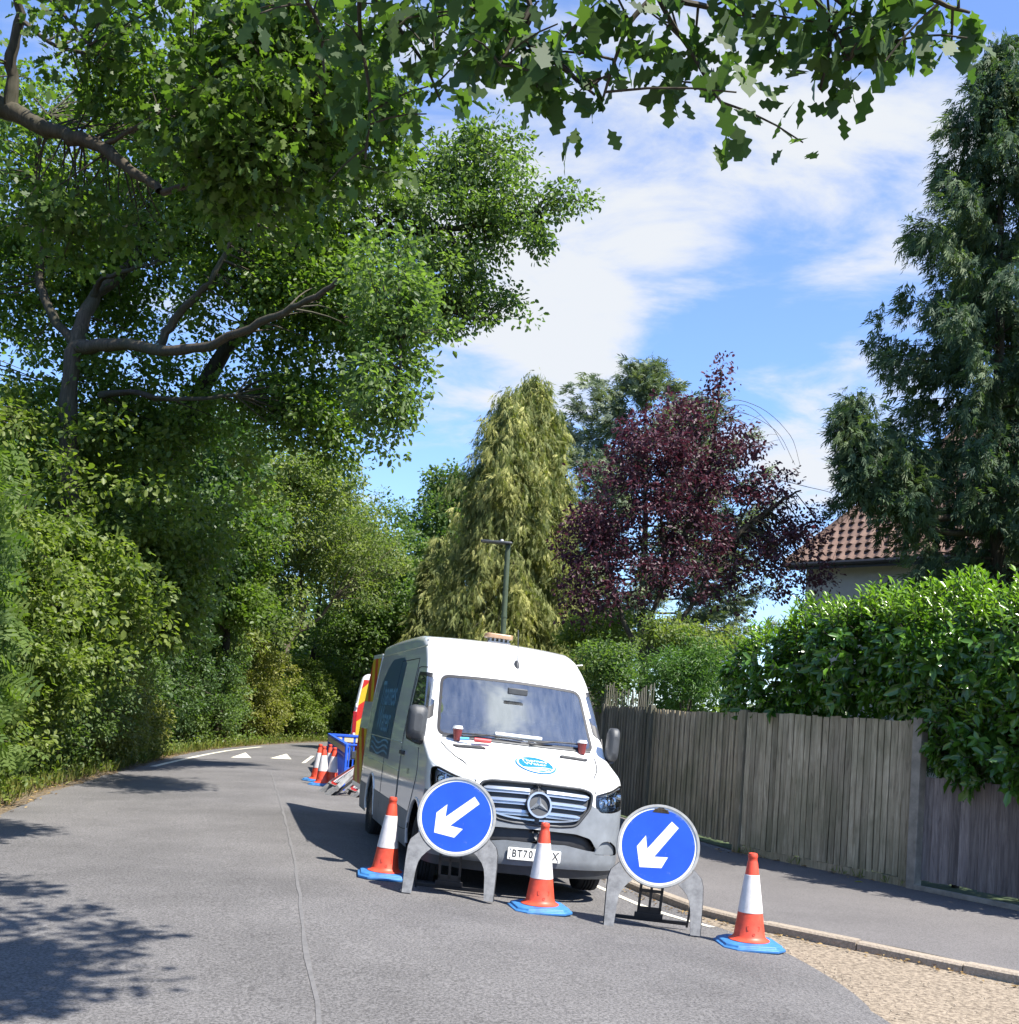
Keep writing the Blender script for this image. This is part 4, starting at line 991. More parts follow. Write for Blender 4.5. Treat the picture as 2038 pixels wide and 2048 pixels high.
# ------------------------------------------------------------------ traffic cones
def make_cone(loc, rz):
    e = empty('traffic_cone', loc, (0, 0, rz))
    b = MB(); o0 = rrect(.262, .262, .09, 1); V = []
    for (sc, z) in ((.97, 0), (1.0, .008), (1.0, .026), (.955, .032), (.93, .034), (.90, .052), (.80, .060)): V.append([(x*sc, y*sc, z) for x, y in o0])
    n = len(o0); b.add([p for r_ in V for p in r_], [(i*n+j, i*n+(j+1) % n, (i+1)*n+(j+1) % n, (i+1)*n+j) for i in range(6) for j in range(n)]+[tuple(range(n)), tuple(6*n+j for j in range(n))])
    b.build('base', 'cone_base_blue', e, 30, .004)
    def rad(z): return .132-(.132-.042)*(z-.085)/(.715-.085)
    c = MB(); c.lathe([(.170, .058), (.172, .066), (.160, .072), (.148, .078), (.138, .088), (rad(.10), .10), (rad(.2), .2), (rad(.297), .297), (rad(.597), .597), (rad(.70)+.001, .70), (.040, .715), (.0385, .722), (.0385, .742), (.041, .747), (.041, .765), (.036, .780), (.024, .784), (0, .782)], 40)
    # raised panel on the skirt
    f = lambda x, y, d: ((rad(y)+d)*sin(x/rad(y)), -(rad(y)+d)*cos(x/rad(y)), y)
    c.ring(rrect(.055, .022, .008, 2), rrect(.049, .016, .006, 2), -.004, .0035, lambda x, y, d: f(x, y+.175, d))
    c.ring(circle(.012, 12), circle(.008, 12), -.004, .003, lambda x, y, d: f(x, y+.125, d))
    c.build('body', 'cone_orange', e, 40)
    s_ = MB(); s_.lathe([(rad(.292)+.0008, .292), (rad(.296)+.0030, .293), (rad(.45)+.0030, .45), (rad(.60)+.0030, .601), (rad(.602), .603)], 40)
    s_.V = s_.V; s_.F = s_.F[:-2]; s_.m = s_.m[:-2]; s_.build('sleeve', 'cone_sleeve', e, 40)
    return e
cg1, cg2 = 'traffic cones set out in front of the parked white van', 'traffic cones standing together beside the blue barriers'
proto = None
def cone(loc, rz, lab, grp, lean=(0, 0)):
    global proto
    if proto is None: proto = make_cone((0, 0, 0), 0); e = proto
    else: e = copy_tree(proto)
    e.location = (loc[0], loc[1], crown(loc[0], loc[1])); e.rotation_euler = (lean[0], lean[1], rz); tag(e, lab, 'traffic cone', grp)
cone((-1.05, 10.93), R(8), 'orange cone farthest out in the road, beside the scuffed blue arrow sign', cg1, (0, R(2.0)))
cone((.45, 10.03), R(12), 'orange cone between the two arrow signs, hiding part of the van number plate', cg1)
cone((2.20, 9.40), R(4), 'orange cone at the edge of the beige strip by the pavement kerb', cg1, (0, R(-.6)))
for (px, py, lab) in ((633, 1563, 'far cone at the outer left of the cluster by the blue barriers'), (644, 1571, 'far cone standing in front of another at the cluster beside the blue barriers'), (655, 1562, 'far cone tucked close to the end of the blue barrier'), (662, 1573, 'far cone in front of the blue barrier panel, next to the folded signs')):
    p = rgnd(px, py); cone((p[0], p[1]), R(random.Random(px).uniform(-30, 30)), lab, cg2, (R(1), R(random.Random(py).uniform(-2, 3))))
# ------------------------------------------------------------------ round arrow signs on folding frames
ARR = [(.386, .63), (.56, .456), (-.12, -.28), (.239, -.305), (.053, -.58), (-.52, -.544), (-.568, 0), (-.316, .28), (-.298, -.07)]
def make_sign(loc, rz, arot, lab, scuff):
    e = empty('arrow_sign', loc, (0, R(1.5), rz)); e.scale = (.965, .965, .965); tag(e, lab, 'road sign', 'round blue arrow signs in front of the van')
    lean = R(11)
    def f(x, y, d): return (x, y*sin(lean)-d*cos(lean), y*cos(lean)+d*sin(lean))
    CZ, RO = .75, .372
    fr = MB(); n = 64
    fr.ring(circle(RO, n, 0, CZ), circle(.352, n, 0, CZ), -.022, .016, f)
    fr.ring(circle(RO+.004, n, 0, CZ), circle(RO-.006, n, 0, CZ), -.03, .004, f)
    for s in (-1, 1):
        arc_o = [(RO+.012)*np.array([cos(a), sin(a)]) for a in np.linspace(R(-33), R(-62), 9)]
        outer = [(.342, 0), (.428, 0), (.430, .30), (.425, .43), (.405, .50), (.330, .575)]
        inner = [(.205, .425), (.235, .40), (.285, .345), (.312, .29), (.325, .22)]
        poly = outer+[(p[0], p[1]+CZ) for p in arc_o]+inner
        poly = [(x*s, y) for x, y in poly]
        lg = MB(); lg.prism(poly, -.016, .012, f); lo = lg.build('leg', 'sign_frame', e, None, .003)
        ed = MB(); ed.prism([(x*(1.0)+(.0), y) for x, y in poly], -.028, -.0165, lambda x, y, d, s=s: f(x*1.012+s*.003, y, d)); ed.build('leg_edge', 'sign_stay', lo, None)
    fro = fr.build('rim', 'sign_rim', e, 40)
    bk = MB(); bk.prism(circle(.355, 48, 0, CZ), -.012, .001, f); bk.build('backing', 'sign_stay', e, None)
    pf = MB(); pf.prism(circle(.351, 64, 0, CZ), .0012, .006, f); plate = pf.build('plate', 'sign_white', e, None)
    df_ = MB(); df_.prism(circle(.331, 64, 0, CZ), .0062, .0078, f); df_.build('blue_face', 'sign_blue', plate, None)
    ca, sa = cos(arot), sin(arot)
    am = MB(); am.prism([((x*ca-y*sa)*.343, (x*sa+y*ca)*.343+CZ) for x, y in ARR], .008, .0092, f); am.build('arrow', 'sign_white', plate, None)
    # rear stay: a slotted panel with a foot bar and a hinge bar
    sl = R(-14)
    hz = .52; hy = hz*sin(lean)/cos(lean)*1.0
    def g_(x, y, d): # y measured down from the hinge
        return (x, hy+.02+(hz-y)*math.tan(R(24))+d, y)
    st = MB(); bot, topz = .02, .50
    for x0, x1 in ((-.11, -.085), (-.012, .012), (.085, .11)): st.prism([(x0-.02, bot+.10), (x1-.02, bot+.10), (x1-.02, topz), (x0-.02, topz)], 0, .012, g_)
    for y0, y1 in ((topz-.10, topz), (.30, .33), (bot+.07, bot+.14)): st.prism([(-.13, y0), (.09, y0), (.09, y1), (-.13, y1)], 0, .014, g_)
    st.prism([(-.33, bot), (.33, bot), (.33, bot+.035), (-.33, bot+.035)], -.01, .02, g_); st.prism([(-.15, bot+.02), (.11, bot+.02), (.11, bot+.08), (-.15, bot+.08)], -.01, .02, g_)
    for s in (-1, 1): st.prism([(s*.33, bot-.02), (s*.35, bot-.02), (s*.37, .46), (s*.35, .46)][::s], 0, .02, g_)
    st.build('stay', 'sign_stay', e, None, .003)
    if scuff:
        sc = MB(); rs = np.random.RandomState(4)
        sc.prism([(.22*cos(a)*(1.0), CZ+.351*sin(a)-(0 if k % 2 else .004)) for k, a in enumerate(np.linspace(R(60), R(120), 9))]+[(-.08, CZ+.335), (-.03, CZ+.327), (.03, CZ+.325), (.09, CZ+.331)], .0082, .0095, lambda x, y, d: f(x*.7, y-.001, d))
        sc.build('torn_edge', 'bark_pale', plate, None)
    return e
s1 = (rgnd(815, 1780)+rgnd(978, 1802))/2; s2 = (rgnd(1227, 1850)+rgnd(1391, 1873))/2
d1 = rgnd(978, 1792)-rgnd(815, 1770); d2 = rgnd(1391, 1873)-rgnd(1227, 1850)
print('signs', s1, s2, np.degrees(math.atan2(d1[1], d1[0])), np.degrees(math.atan2(d2[1], d2[0])), np.linalg.norm(d1), np.linalg.norm(d2))
make_sign((s1[0], min(s1[1], 10.05), crown(s1[0], 10.05)+.012), math.atan2(d1[1], d1[0])*.6, R(-5), 'blue arrow sign in front of the van headlight, scuffed pale along its upper rim', False)
make_sign((s2[0]-.03, s2[1]-.05, s2[2]+.008), math.atan2(d2[1], d2[0])*.6, R(7), 'round blue sign with white arrow standing by the kerb with torn brown top edge', True)
# ------------------------------------------------------------------ blue barriers
def barrier(p0, p1, lab, z=1.0):
    p0, p1 = np.array([p0[0], p0[1]]), np.array([p1[0], p1[1]]); Ln = np.linalg.norm(p1-p0); a = math.atan2(p1[1]-p0[1], p1[0]-p0[0])
    e = empty('barrier', (p0[0], p0[1], 0), (0, 0, a)); tag(e, lab, 'barrier', 'blue plastic barriers behind the van')
    m = MB(); m.tube([(0, 0, .02), (0, 0, z)], .032, 8); m.tube([(Ln, 0, .02), (Ln, 0, z)], .032, 8)
    m.box((Ln/2, 0, z-.02), (Ln/2, .045, .03)); m.box((Ln/2, 0, z-.115), (Ln/2, .022, .075)); m.box((Ln/2, 0, z-.24), (Ln/2, .03, .022)); m.box((Ln/2, 0, .12), (Ln/2, .03, .06))
    k = int(Ln/.105)
    for i in range(k): x = (i+.5)*Ln/k; m.box((x, 0, (z+.0)/2-.05), (.019, .014, z/2-.14))
    f = m.build('panel', 'barrier_blue', e, 40, .006)
    rf_ = MB(); q = max(3, int(Ln/.28))
    for i in range(q):
        x = (i+.5)*Ln/q
        for s in (-1, 1): rf_.box((x, s*.026, z-.12), (Ln/q*.40, .003, .06))
    rf_.build('reflective_strip', 'barrier_reflector', f, None)
    for x in (.12, Ln-.12): ft = MB(); ft.box((x, 0, .03), (.05, .28, .03)); ft.build('foot', 'rubber', e, 30, .01)
    return e
Yb = 17.0
b0 = gnd(658, 1466, 1.02); b1 = gnd(694, 1486, 1.02); b2_ = gnd(716, 1481, 1.02); b3_ = gnd(664, 1468, 1.02)
print('barrier', b0, b1, b2_, b3_)
barrier(b1, b0+np.array([-.0, .1, 0]), 'blue slatted plastic barrier standing along the road behind the cones')
barrier(b0+np.array([.05, .15, 0]), b0+np.array([1.15, .55, 0]), 'blue plastic barrier running across behind the other, its top rail seen next to the van')
# ------------------------------------------------------------------ folded roadwork signs leaning over each other
def folded(loc, lab):
    xh = unit((.33, -.94, 0)); yh = np.array([.70, .25, .67]); yh = unit(yh-xh*(yh@xh)); nh = np.cross(xh, yh)
    e = empty('folded_sign', loc, Matrix((xh, yh, nh)).transposed().to_euler()); tag(e, lab, 'road sign', 'folded roadwork signs lying by the cones')
    f = lambda x, y, d: (x, y, d)
    fr = MB(); tri = rounded([(-.40, .02), (.40, .02), (0, .74)], .07, 4); tin = [(x*.90, .04+y*.90-.005) for x, y in tri]
    fr.ring([(x*1.06, y*1.06-.012) for x, y in tri], [(x*.97, y*.97+.008) for x, y in tri], -.05, .03, f)
    for s in (-1, 1): fr.prism([(s*.25, -.38), (s*.36, -.38), (s*.43, .05), (s*.30, .06), (s*.18, .0)][::s], -.045, .02, f)
    fr.build('frame', 'sign_frame', e, None, .005)
    pl = MB(); pl.prism(tri, -.004, .004, f); p = pl.build('plate', 'sign_red', e, None)
    wi = MB(); wi.prism([(x*.70, .255*1.0+(y-.255)*.70) for x, y in tri], .0042, .007, f); w = wi.build('white_face', 'sign_white', p, None)
    fg = MB()   # digging figure
    fg.prism(circle(.032, 12, .04, .46), .0072, .009, f)
    for q in ([(.0, .42), (.06, .43), (.0, .24), (-.06, .26)], [(-.06, .27), (.0, .26), (-.07, .09), (-.11, .09)], [(.0, .27), (.03, .23), (.08, .09), (.03, .09)], [(.02, .40), (.05, .36), (.13, .26), (.11, .24)], [(.05, .30), (.07, .31), (.17, .13), (.15, .12)]):
        fg.prism(q, .0072, .009, f)
    fg.prism([(.10, .085), (.24, .085), (.19, .14), (.14, .14)], .0072, .009, f); fg.build('pictogram', 'ink_black', w, None)
    bs = MB(); bs.box((0, -.16, -.11), (.30, .14, .035)); bs.box((0, -.34, -.08), (.33, .03, .05)); bs.tube([(-.3, -.30, -.06), (.3, -.30, -.06)], .02, 8)
    for s in (-1, 1): bs.box((s*.22, .1, -.12), (.035, .45, .02))
    bs.build('stand', 'sign_stay', e, 40, .006)
    cl = MB(); 
    for x in (-.2, .05, .22): cl.lathe([(0, 0), (.05, 0), (.05, .03), (.0, .03)], 14, 0, (x, -.2, -.07))
    cl.build('clamp', 'steel_rim', e, 40)
    return e
pa = at(664, 1572, 20.4)
folded(pa, 'folded red triangle roadwork sign with digging figure, lying tilted on the tarmac')
folded(pa+np.array([.34, .25, -.10]), 'second folded red-bordered sign underneath the first, half hidden by the van')
# ------------------------------------------------------------------ street lamp
lp = at(1008, 1272, 31.0); lt = at(1016, 1088, 31.0)
lamp = empty('street_lamp', (lp[0], lp[1], KH)); tag(lamp, 'olive green street lamp post with flat lantern arm rising above the van roof', 'street lamp')
hT = lt[2]-KH; mb = MB(); dx = lt[0]-lp[0]
mb.tube([(0, 0, 0), (0, 0, 1.4)], [.095, .09], 16); mb.tube([(0, 0, 1.4), (dx*.3, 0, hT*.55), (dx, 0, hT)], [.08, .078, .072], 16)
for z in (hT*.60, hT*.68): mb.tube([(dx*.5, 0, z), (dx*.5, 0, z+.06)], [.088, .088], 16)
mb.build('post', 'lamp_green', lamp, 50)
hd = MB(); hd.prism(rounded([(-.78, -.10), (-.1, -.18), (.12, -.16), (.12, .16), (-.1, .18), (-.78, .10)], .05), 0, .07, lambda x, y, d: (dx+x, y, hT+d-.02+x*-.02)); hh = hd.build('lantern', 'lamp_head', lamp, 40, .02)
hd = MB(); hd.lathe([(0, 0), (.05, 0), (.045, .06), (0, .075)], 12, 0, (dx-.18, 0, hT+.05)); hd.build('sensor', 'sign_white', hh, 40)
# ------------------------------------------------------------------ foliage
def nrm(A): return A/(np.linalg.norm(A, axis=-1, keepdims=True)+1e-9)
TPL = {}
TPL['leaf'] = (np.array([(0, 0, 0), (.28, .40, .07), (.72, .40, .07), (1, 0, -.06), (.72, -.40, .07), (.28, -.40, .07)]), np.array([(0, 3, 2, 1), (0, 5, 4, 3)]))
TPL['long'] = (np.array([(0, 0, 0), (.22, .42, .05), (.66, .46, .06), (1, 0, -.12), (.66, -.46, .06), (.22, -.42, .05), (.5, 0, -.0)]), np.array([(0, 6, 2, 1), (6, 3, 2, 2), (0, 5, 4, 6), (6, 4, 3, 3)])[:, :])
TPL['long'] = (TPL['long'][0][:6], np.array([(0, 3, 2, 1), (0, 5, 4, 3)]))
TPL['dia'] = (np.array([(0, 0, 0), (.5, .5, .08), (1, 0, 0), (.5, -.5, .08)]), np.array([(0, 2, 1), (0, 3, 2)]))
tt_ = np.linspace(0, 1, 31)
hs_ = .47*np.sin(pi*np.clip(tt_, 0, 1)**1.25)**.75*(.76+.24*np.cos(2*pi*3.4*(tt_-.86))); hs_[0] = .02; hs_[-1] = 0
h = [(float(t), float(max(.03, q))) for t, q in zip(tt_, hs_)][:-1]
o_ = [(t, s, -.12*t*t+.12*abs(s)) for t, s in h]+[(1, 0, -.14)]+[(t, -s, -.12*t*t+.12*abs(s)) for t, s in h[::-1]]
TPL['oak'] = (np.array(o_), np.arange(len(o_))[None, ::-1])
v, f = [], []
for k, (t, sg) in enumerate([(.16, 1), (.16, -1), (.38, 1), (.38, -1), (.6, 1), (.6, -1), (.8, 1), (.8, -1), (.86, 0)]):
    a = (t, 0, -.10*t*t); dx, dy = (.16, sg*.42) if sg else (.24, 0); px_, py_ = (-dy*.24, dx*.6)
    if not sg: px_, py_ = 0, .09
    px_ *= 1.35; py_ *= 1.35
    b = len(v); v += [a, (t+dx*.5+px_*.3, dy*.5+py_*.9+(.02 if sg else 0), a[2]-.02), (t+dx, dy, a[2]-.07), (t+dx*.5-px_*.3, dy*.5-py_*.9, a[2]-.02)]; f.append((b, b+1, b+2, b+3))
TPL['pinnate'] = (np.array(v), np.array(f))
v, f = [], []
for (t, dx, dy, w) in ((0, .62, 0, .06), (.12, .42, .26, .06), (.12, .42, -.26, .06), (.35, .42, .22, .055), (.35, .42, -.22, .055), (.6, .4, .02, .05)):
    b = len(v); L_ = math.hypot(dx, dy); nx, ny = -dy/L_*w, dx/L_*w
    v += [(t, 0, 0), (t+dx*.5+nx, dy*.5+ny, .03), (t+dx, dy, -.06), (t+dx*.5-nx, dy*.5-ny, .03)]; f.append((b, b+1, b+2, b+3))
TPL['spray'] = (np.array(v), np.array(f))
def leaf_mesh(name, kind, P, D, N, L, Wd, rnd, mat, parent, org=(0, 0, 0)):
    T, F = TPL[kind]; n, k = len(P), len(T)
    D = nrm(D); S = nrm(np.cross(N, D)); N = np.cross(D, S)
    L = np.broadcast_to(L, (n,)); Wd = np.broadcast_to(Wd, (n,))
    V = P[:, None, :]+D[:, None, :]*(T[None, :, 0, None]*L[:, None, None])+S[:, None, :]*(T[None, :, 1, None]*Wd[:, None, None])+N[:, None, :]*(T[None, :, 2, None]*L[:, None, None])
    V = V.reshape(-1, 3)-np.asarray(org)
    FF = (np.arange(n)[:, None, None]*k+F[None]).reshape(-1, F.shape[1])
    return meshobj(name, V, FF, mat, parent, None, np.repeat(rnd, k))
def lump(Dv, rs, amp=.28, fr=3.0):
    s = np.zeros(len(Dv))
    for _ in range(5):
        k = rs.randn(3)*fr; s += np.sin(Dv@k+rs.rand()*6.28)
    return 1+amp*s/2.2
def centres(ells, rs, shell=.32, lam=.28):
    C = []; Q = []
    for (c, r, n) in ells:
        c, r = np.asarray(c, float), np.asarray(r, float)
        d = nrm(rs.randn(n, 3)); u = rs.rand(n)**shell*lump(d, rs, lam)
        C.append(c+d*u[:, None]*r); Q.append(u)
    return np.vstack(C), np.concatenate(Q)
def clumps(C, rc, per, rs, L, Wd, kind, mat, name, parent, org, droop=.3, up=.7, rc_z=.75, rb=None, flat=None, lv=.25):
    n = len(C); I = np.repeat(np.arange(n), per); m = len(I)
    rad = rc*(.6+.8*rs.rand(n))
    o = nrm(rs.randn(m, 3))*(rs.rand(m)**.5)[:, None]*np.array([1, 1, rc_z]); P = C[I]+o*rad[I][:, None]
    D = nrm(o)*.8+rs.randn(m, 3)*.5+np.array([0, 0, -droop])
    N = rs.randn(m, 3)*.55+np.array([0, 0, up])+nrm(o)*.25
    cr = rs.rand(n)*.55 if rb is None else rb
    rnd = np.clip(cr[I]+rs.rand(m)*.45, 0, 1)
    s = 1+lv*rs.randn(m); s = np.clip(s, .5, 1.6)
    return leaf_mesh(name, kind, P, D, N, L*s, Wd*s, rnd, mat, parent, org)
def skeleton(mb, limbs, C, rs, org, frac=.35, r0=.02, maxd=3.0):
    org = np.asarray(org); nodes = []; 
    for pts, ra, rb_ in limbs:
        P = smoothline(pts, 5); n = len(P); j = rs.randn(n, 3)*.02; j[0] = 0
        rr = ra+(rb_-ra)*np.linspace(0, 1, n)**.8
        mb.tube(P+j*min(1, ra*8)-org, rr*(1+.06*rs.randn(n)), 9 if ra > .1 else 6, 0, False, rs.rand()); nodes.append(np.c_[P, rr])
    Nn = np.vstack(nodes)
    for c in C[rs.rand(len(C)) < frac]:
        d = np.linalg.norm(Nn[:, :3]-c, axis=1); k = d.argmin()
        if d[k] < .1 or d[k] > maxd: continue
        a = Nn[k, :3]; mid = (a+c)/2+rs.randn(3)*.12*d[k]+np.array([0, 0, .08*d[k]])
        mb.tube(bez(a, mid, c, 6)-org, np.linspace(min(r0, Nn[k, 3]*.6), .005, 6), 4, 0, False, rs.rand())
def tree(name, label, cat, base, limbs, ells, leaf, seed, group=None, bark='bark', frac=.3, rc=.45, per=45, L=.10, Wd=.06, kind='leaf', shell=.32, twig=.02, crown='crown', lam=.28, maxd=3.2, **kw):
    rs = np.random.RandomState(seed); e = empty(name, base); tag(e, label, cat, group)
    C, Q = centres(ells, rs, shell, lam); C = C[C[:, 2] > base[2]+.05]
    mb = MB(); skeleton(mb, limbs, C, rs, base, frac, twig, maxd); mb.build('trunk', bark, e, 60, rnd=True)
    clumps(C, rc, per, rs, L, Wd, kind, leaf, crown, e, base, **kw); return e
YS = 1.32
def aty(px, py, Y): return at(px, py, Y*YS)
def E(px, py, Y, rx, ry, dep, n):     # ellipsoid seen at this place in the photograph
    c = at(px, py, Y*YS); k = c[1]/FPX; return (c, (rx*k, dep, ry*k), n)
def pp(pts): return [at(x, y, Y*YS) for x, y, Y in pts]
gz = lambda p: np.array([p[0], p[1], 0.])
YS = 1.32*1.24
# left oak whose forked limbs show against the light
bL = gz(aty(150, 1000, 13.6)); bL[0] -= .1
trunk = [bL, aty(135, 1250, 13.6), aty(140, 960, 13.6), aty(138, 800, 13.6), aty(152, 690, 13.6), aty(185, 600, 13.8), aty(250, 540, 14), aty(290, 480, 14.3)]
limbsL = [(trunk, .26, .10), (pp([(150, 695, 13.6), (230, 690, 13.2), (330, 700, 12.8), (420, 690, 12.4), (520, 645, 12), (600, 610, 11.7), (680, 560, 11.4)]), .15, .04),
          (pp([(320, 690, 12.9), (355, 630, 12.8), (420, 560, 12.6), (460, 490, 12.5), (500, 400, 12.4)]), .10, .03),
          (pp([(200, 790, 13.5), (260, 785, 13.2), (350, 800, 13), (470, 790, 12.8)]), .08, .03), (pp([(185, 600, 13.8), (200, 560, 13.6), (240, 545, 13.2), (300, 530, 13)]), .08, .03),
          (pp([(78, 560, 13.8), (85, 440, 13.6), (70, 330, 13.4), (95, 230, 13.2)]), .09, .04), (pp([(150, 690, 13.6), (100, 620, 13.7), (78, 560, 13.8)]), .11, .08),
          (pp([(80, 450, 13.6), (150, 445, 13.2), (250, 455, 12.8)]), .05, .02)]
tree('oak_tree', 'old oak with forked bare limbs over the left roadside hedge', 'tree', bL, limbsL,
     [E(180, 330, 14.3, 330, 250, 2.0, 290), E(520, 330, 13.2, 300, 250, 1.9, 370), E(620, 600, 13.2, 170, 150, 1.5, 210), E(330, 810, 14.6, 310, 100, 1.6, 150), E(120, 560, 14.5, 230, 150, 1.6, 120), E(620, 830, 13.5, 130, 80, 1.2, 90), E(350, 520, 15.0, 260, 200, 1.0, 110)], 'oak_leaf', 21, frac=.42, maxd=2.0, rc=.42, per=62, L=.105, Wd=.075, kind='leaf', lam=.30, twig=.022)
YS = 1.32
# nearer dark limb of a second oak, entering at the top left
b2o = np.array([-7.6, 10.9, 0.]); limbs2 = [([b2o, (-7.4, 11, 3), (-6.9, 11.1, 5.6), aty(-60, 170, 8.5)], .25, .15), (pp([(-60, 170, 8.5), (30, 230, 8.4), (110, 265, 8.3), (200, 295, 8.2), (270, 345, 8.0), (325, 385, 7.9)]), .12, .035),
     (pp([(30, 230, 8.4), (20, 130, 8.3), (40, 30, 8.2), (20, -80, 8.0)]), .075, .04), (pp([(325, 385, 7.9), (400, 360, 7.7), (470, 300, 7.5), (560, 260, 7.3)]), .035, .015), (pp([(40, 40, 8.2), (110, 90, 8.0), (190, 110, 7.9)]), .03, .012), (pp([(20, -80, 8), (120, 20, 7.8), (180, 90, 7.6)]), .03, .012), (pp([(200, 295, 8.2), (280, 250, 8), (380, 190, 7.8)]), .03, .012)]
tree('oak_tree', 'oak with one thick dark limb reaching in from the top left corner of the view', 'tree', b2o, limbs2, [E(-150, 150, 8.5, 160, 260, 1.2, 60), E(330, 130, 8.2, 200, 150, 1.1, 110), E(520, 300, 7.4, 170, 140, .9, 130), E(200, 440, 8.4, 170, 60, .8, 34), E(560, 120, 7.6, 200, 130, .9, 120), E(720, 230, 7.8, 110, 150, .8, 70)], 'oak_dark_leaf', 22, frac=.6, rc=.26, per=34, L=.105, Wd=.075, kind='oak', twig=.012)
# finer-leaved oak further on, its branch reaching right over the road
b3 = np.array([-9.6, 25.5, 0.]); lim3 = [([b3, (-9.3, 25.2, 4), aty(420, 750, 18.5), aty(600, 560, 18), aty(760, 470, 17.5), aty(900, 460, 17), aty(1080, 420, 16.8)], .28, .03), (pp([(600, 560, 18), (760, 600, 17.5), (880, 620, 17.2), (960, 640, 17)]), .07, .02), (pp([(700, 500, 17.6), (850, 380, 17.3), (960, 300, 17)]), .06, .02), (pp([(600, 560, 18), (700, 640, 15.5), (790, 650, 13.4), (800, 760, 13)]), .06, .02)]
tree('oak_tree', 'fine-leaved oak spreading out over the road towards the open sky', 'tree', b3, lim3,
     [E(900, 430, 17.2, 150, 170, 1.6, 180), E(1030, 420, 16.9, 95, 95, 1.0, 60), E(1130, 405, 16.8, 60, 22, .5, 12), E(930, 590, 17.2, 110, 90, 1.1, 85), E(800, 620, 13.4, 110, 150, 1.3, 110), E(760, 790, 13.0, 70, 90, 1.0, 50), E(960, 300, 17, 100, 70, 1, 50), E(640, 500, 18, 250, 260, 1.8, 200)], 'oak_far_leaf', 23, frac=.5, maxd=2.4, rc=.34, per=50, L=.10, Wd=.06, lam=.33)
# oak overhead whose big lobed leaves hang into the top of the view
b4 = np.array([-6.2, 2.6, 0.]); main = [b4, (-6.1, 2.7, 2.5), (-5.2, 2.9, 4.0), (-3.4, 3.1, 4.8), (-1.2, 3.2, 5.1), (.7, 3.3, 5.0), (1.7, 3.4, 4.8)]
YF = 3.6; br = []
def lo(*pts): return pp([(x, y-(60 if y > 0 else 0)*min(1, y/120), Y*.74) for x, y, Y in pts])
hang = [[(985, -330, 3.4), (1010, -100, 3.5), (1062, 30, 3.5), (1045, 140, 3.55), (1075, 215, 3.6)], [(1062, 30, 3.5), (1030, 130, 3.5), (1000, 190, 3.5)], [(1045, 140, 3.55), (1130, 200, 3.6), (1190, 250, 3.6)],
        [(1180, -300, 3.4), (1300, -40, 3.5), (1420, 30, 3.6), (1530, 70, 3.7), (1600, 105, 3.7)], [(1300, -40, 3.5), (1340, 80, 3.55), (1380, 160, 3.6), (1420, 230, 3.6), (1455, 285, 3.6)], [(1310, -10, 3.5), (1260, 90, 3.5), (1230, 180, 3.5), (1205, 260, 3.55)],
        [(1600, -300, 3.4), (1620, -50, 3.5), (1650, 60, 3.6), (1660, 150, 3.65), (1640, 240, 3.7)], [(1620, -50, 3.5), (1700, 40, 3.6), (1760, 110, 3.6), (1810, 160, 3.6)], [(1750, -300, 3.4), (1800, -60, 3.5), (1880, 10, 3.5), (1940, 50, 3.5)], [(1660, 100, 3.6), (1700, 180, 3.6)],
        [(640, -300, 3.9), (720, -60, 4.0), (790, 90, 4.2), (850, 190, 4.3), (880, 260, 4.3)], [(720, -60, 4.0), (720, 120, 4.2), (740, 260, 4.3), (730, 380, 4.4)], [(880, -300, 3.7), (900, -60, 3.8), (930, 20, 3.9), (985, 45, 3.9)], [(560, -300, 4.2), (600, -40, 4.4), (640, 120, 4.6), (650, 250, 4.7)], [(790, 90, 4.2), (840, 60, 4.1), (880, 110, 4.1)], [(480, -300, 4.2), (520, -100, 4.6), (560, 40, 4.9)]]
H = [smoothline(lo(*p), 5) for p in hang]
rs = np.random.RandomState(77); e4 = empty('oak_tree', b4); tag(e4, 'overhead oak whose large lobed leaves hang down across the top of the sky', 'tree')
mb = MB(); skeleton(mb, [(main, .30, .05)], np.zeros((0, 3)), rs, b4)
Cn = []; 
for k, P in enumerate(H):
    a = np.asarray(main, float); d = np.linalg.norm(a-P[0], axis=1); 
    if hang[k][0][1] < -200: P2 = np.vstack([bez(a[2:][np.linalg.norm(a[2:]-P[0], axis=1).argmin()], (P[0]+a[2:][np.linalg.norm(a[2:]-P[0], axis=1).argmin()])/2+[0, 0, .3], P[0], 5), P[1:]])
    else: P2 = P
    mb.tube(P2-b4, np.linspace(.016 if len(P2) > len(P) else .010, .0045, len(P2)), 6, 0, False)
    for q in P[int(len(P)*.36):]:
        for _ in range(1 if rs.rand() < .72 else 0): Cn.append(q+rs.randn(3)*[.06, .08, .035])
    for _ in range(5):
        q = P[rs.randint(len(P)//3, len(P))]; t_ = q+rs.randn(3)*[.15, .10, .08]; mb.tube(bez(q, (q+t_)/2+[0, 0, .03], t_, 4)-b4, np.linspace(.005, .003, 4), 4, 0, False); Cn.append(t_)
Cn = np.array(Cn)
oc = [((-1.7, 7.6, 7.9), (1.1, .9, .45), 90), ((-.9, 6.4, 7.8), (1.2, .9, .45), 100), ((.1, 5.0, 7.6), (1.2, 1.0, .45), 100), ((1.1, 3.9, 7.4), (.9, .8, .4), 70), ((-3.6, 6.6, 7.7), (1.8, 1.8, .7), 170), ((-2.2, 4.5, 7.5), (2.0, 1.5, .7), 170)]
C2, _ = centres(oc, rs, .5)
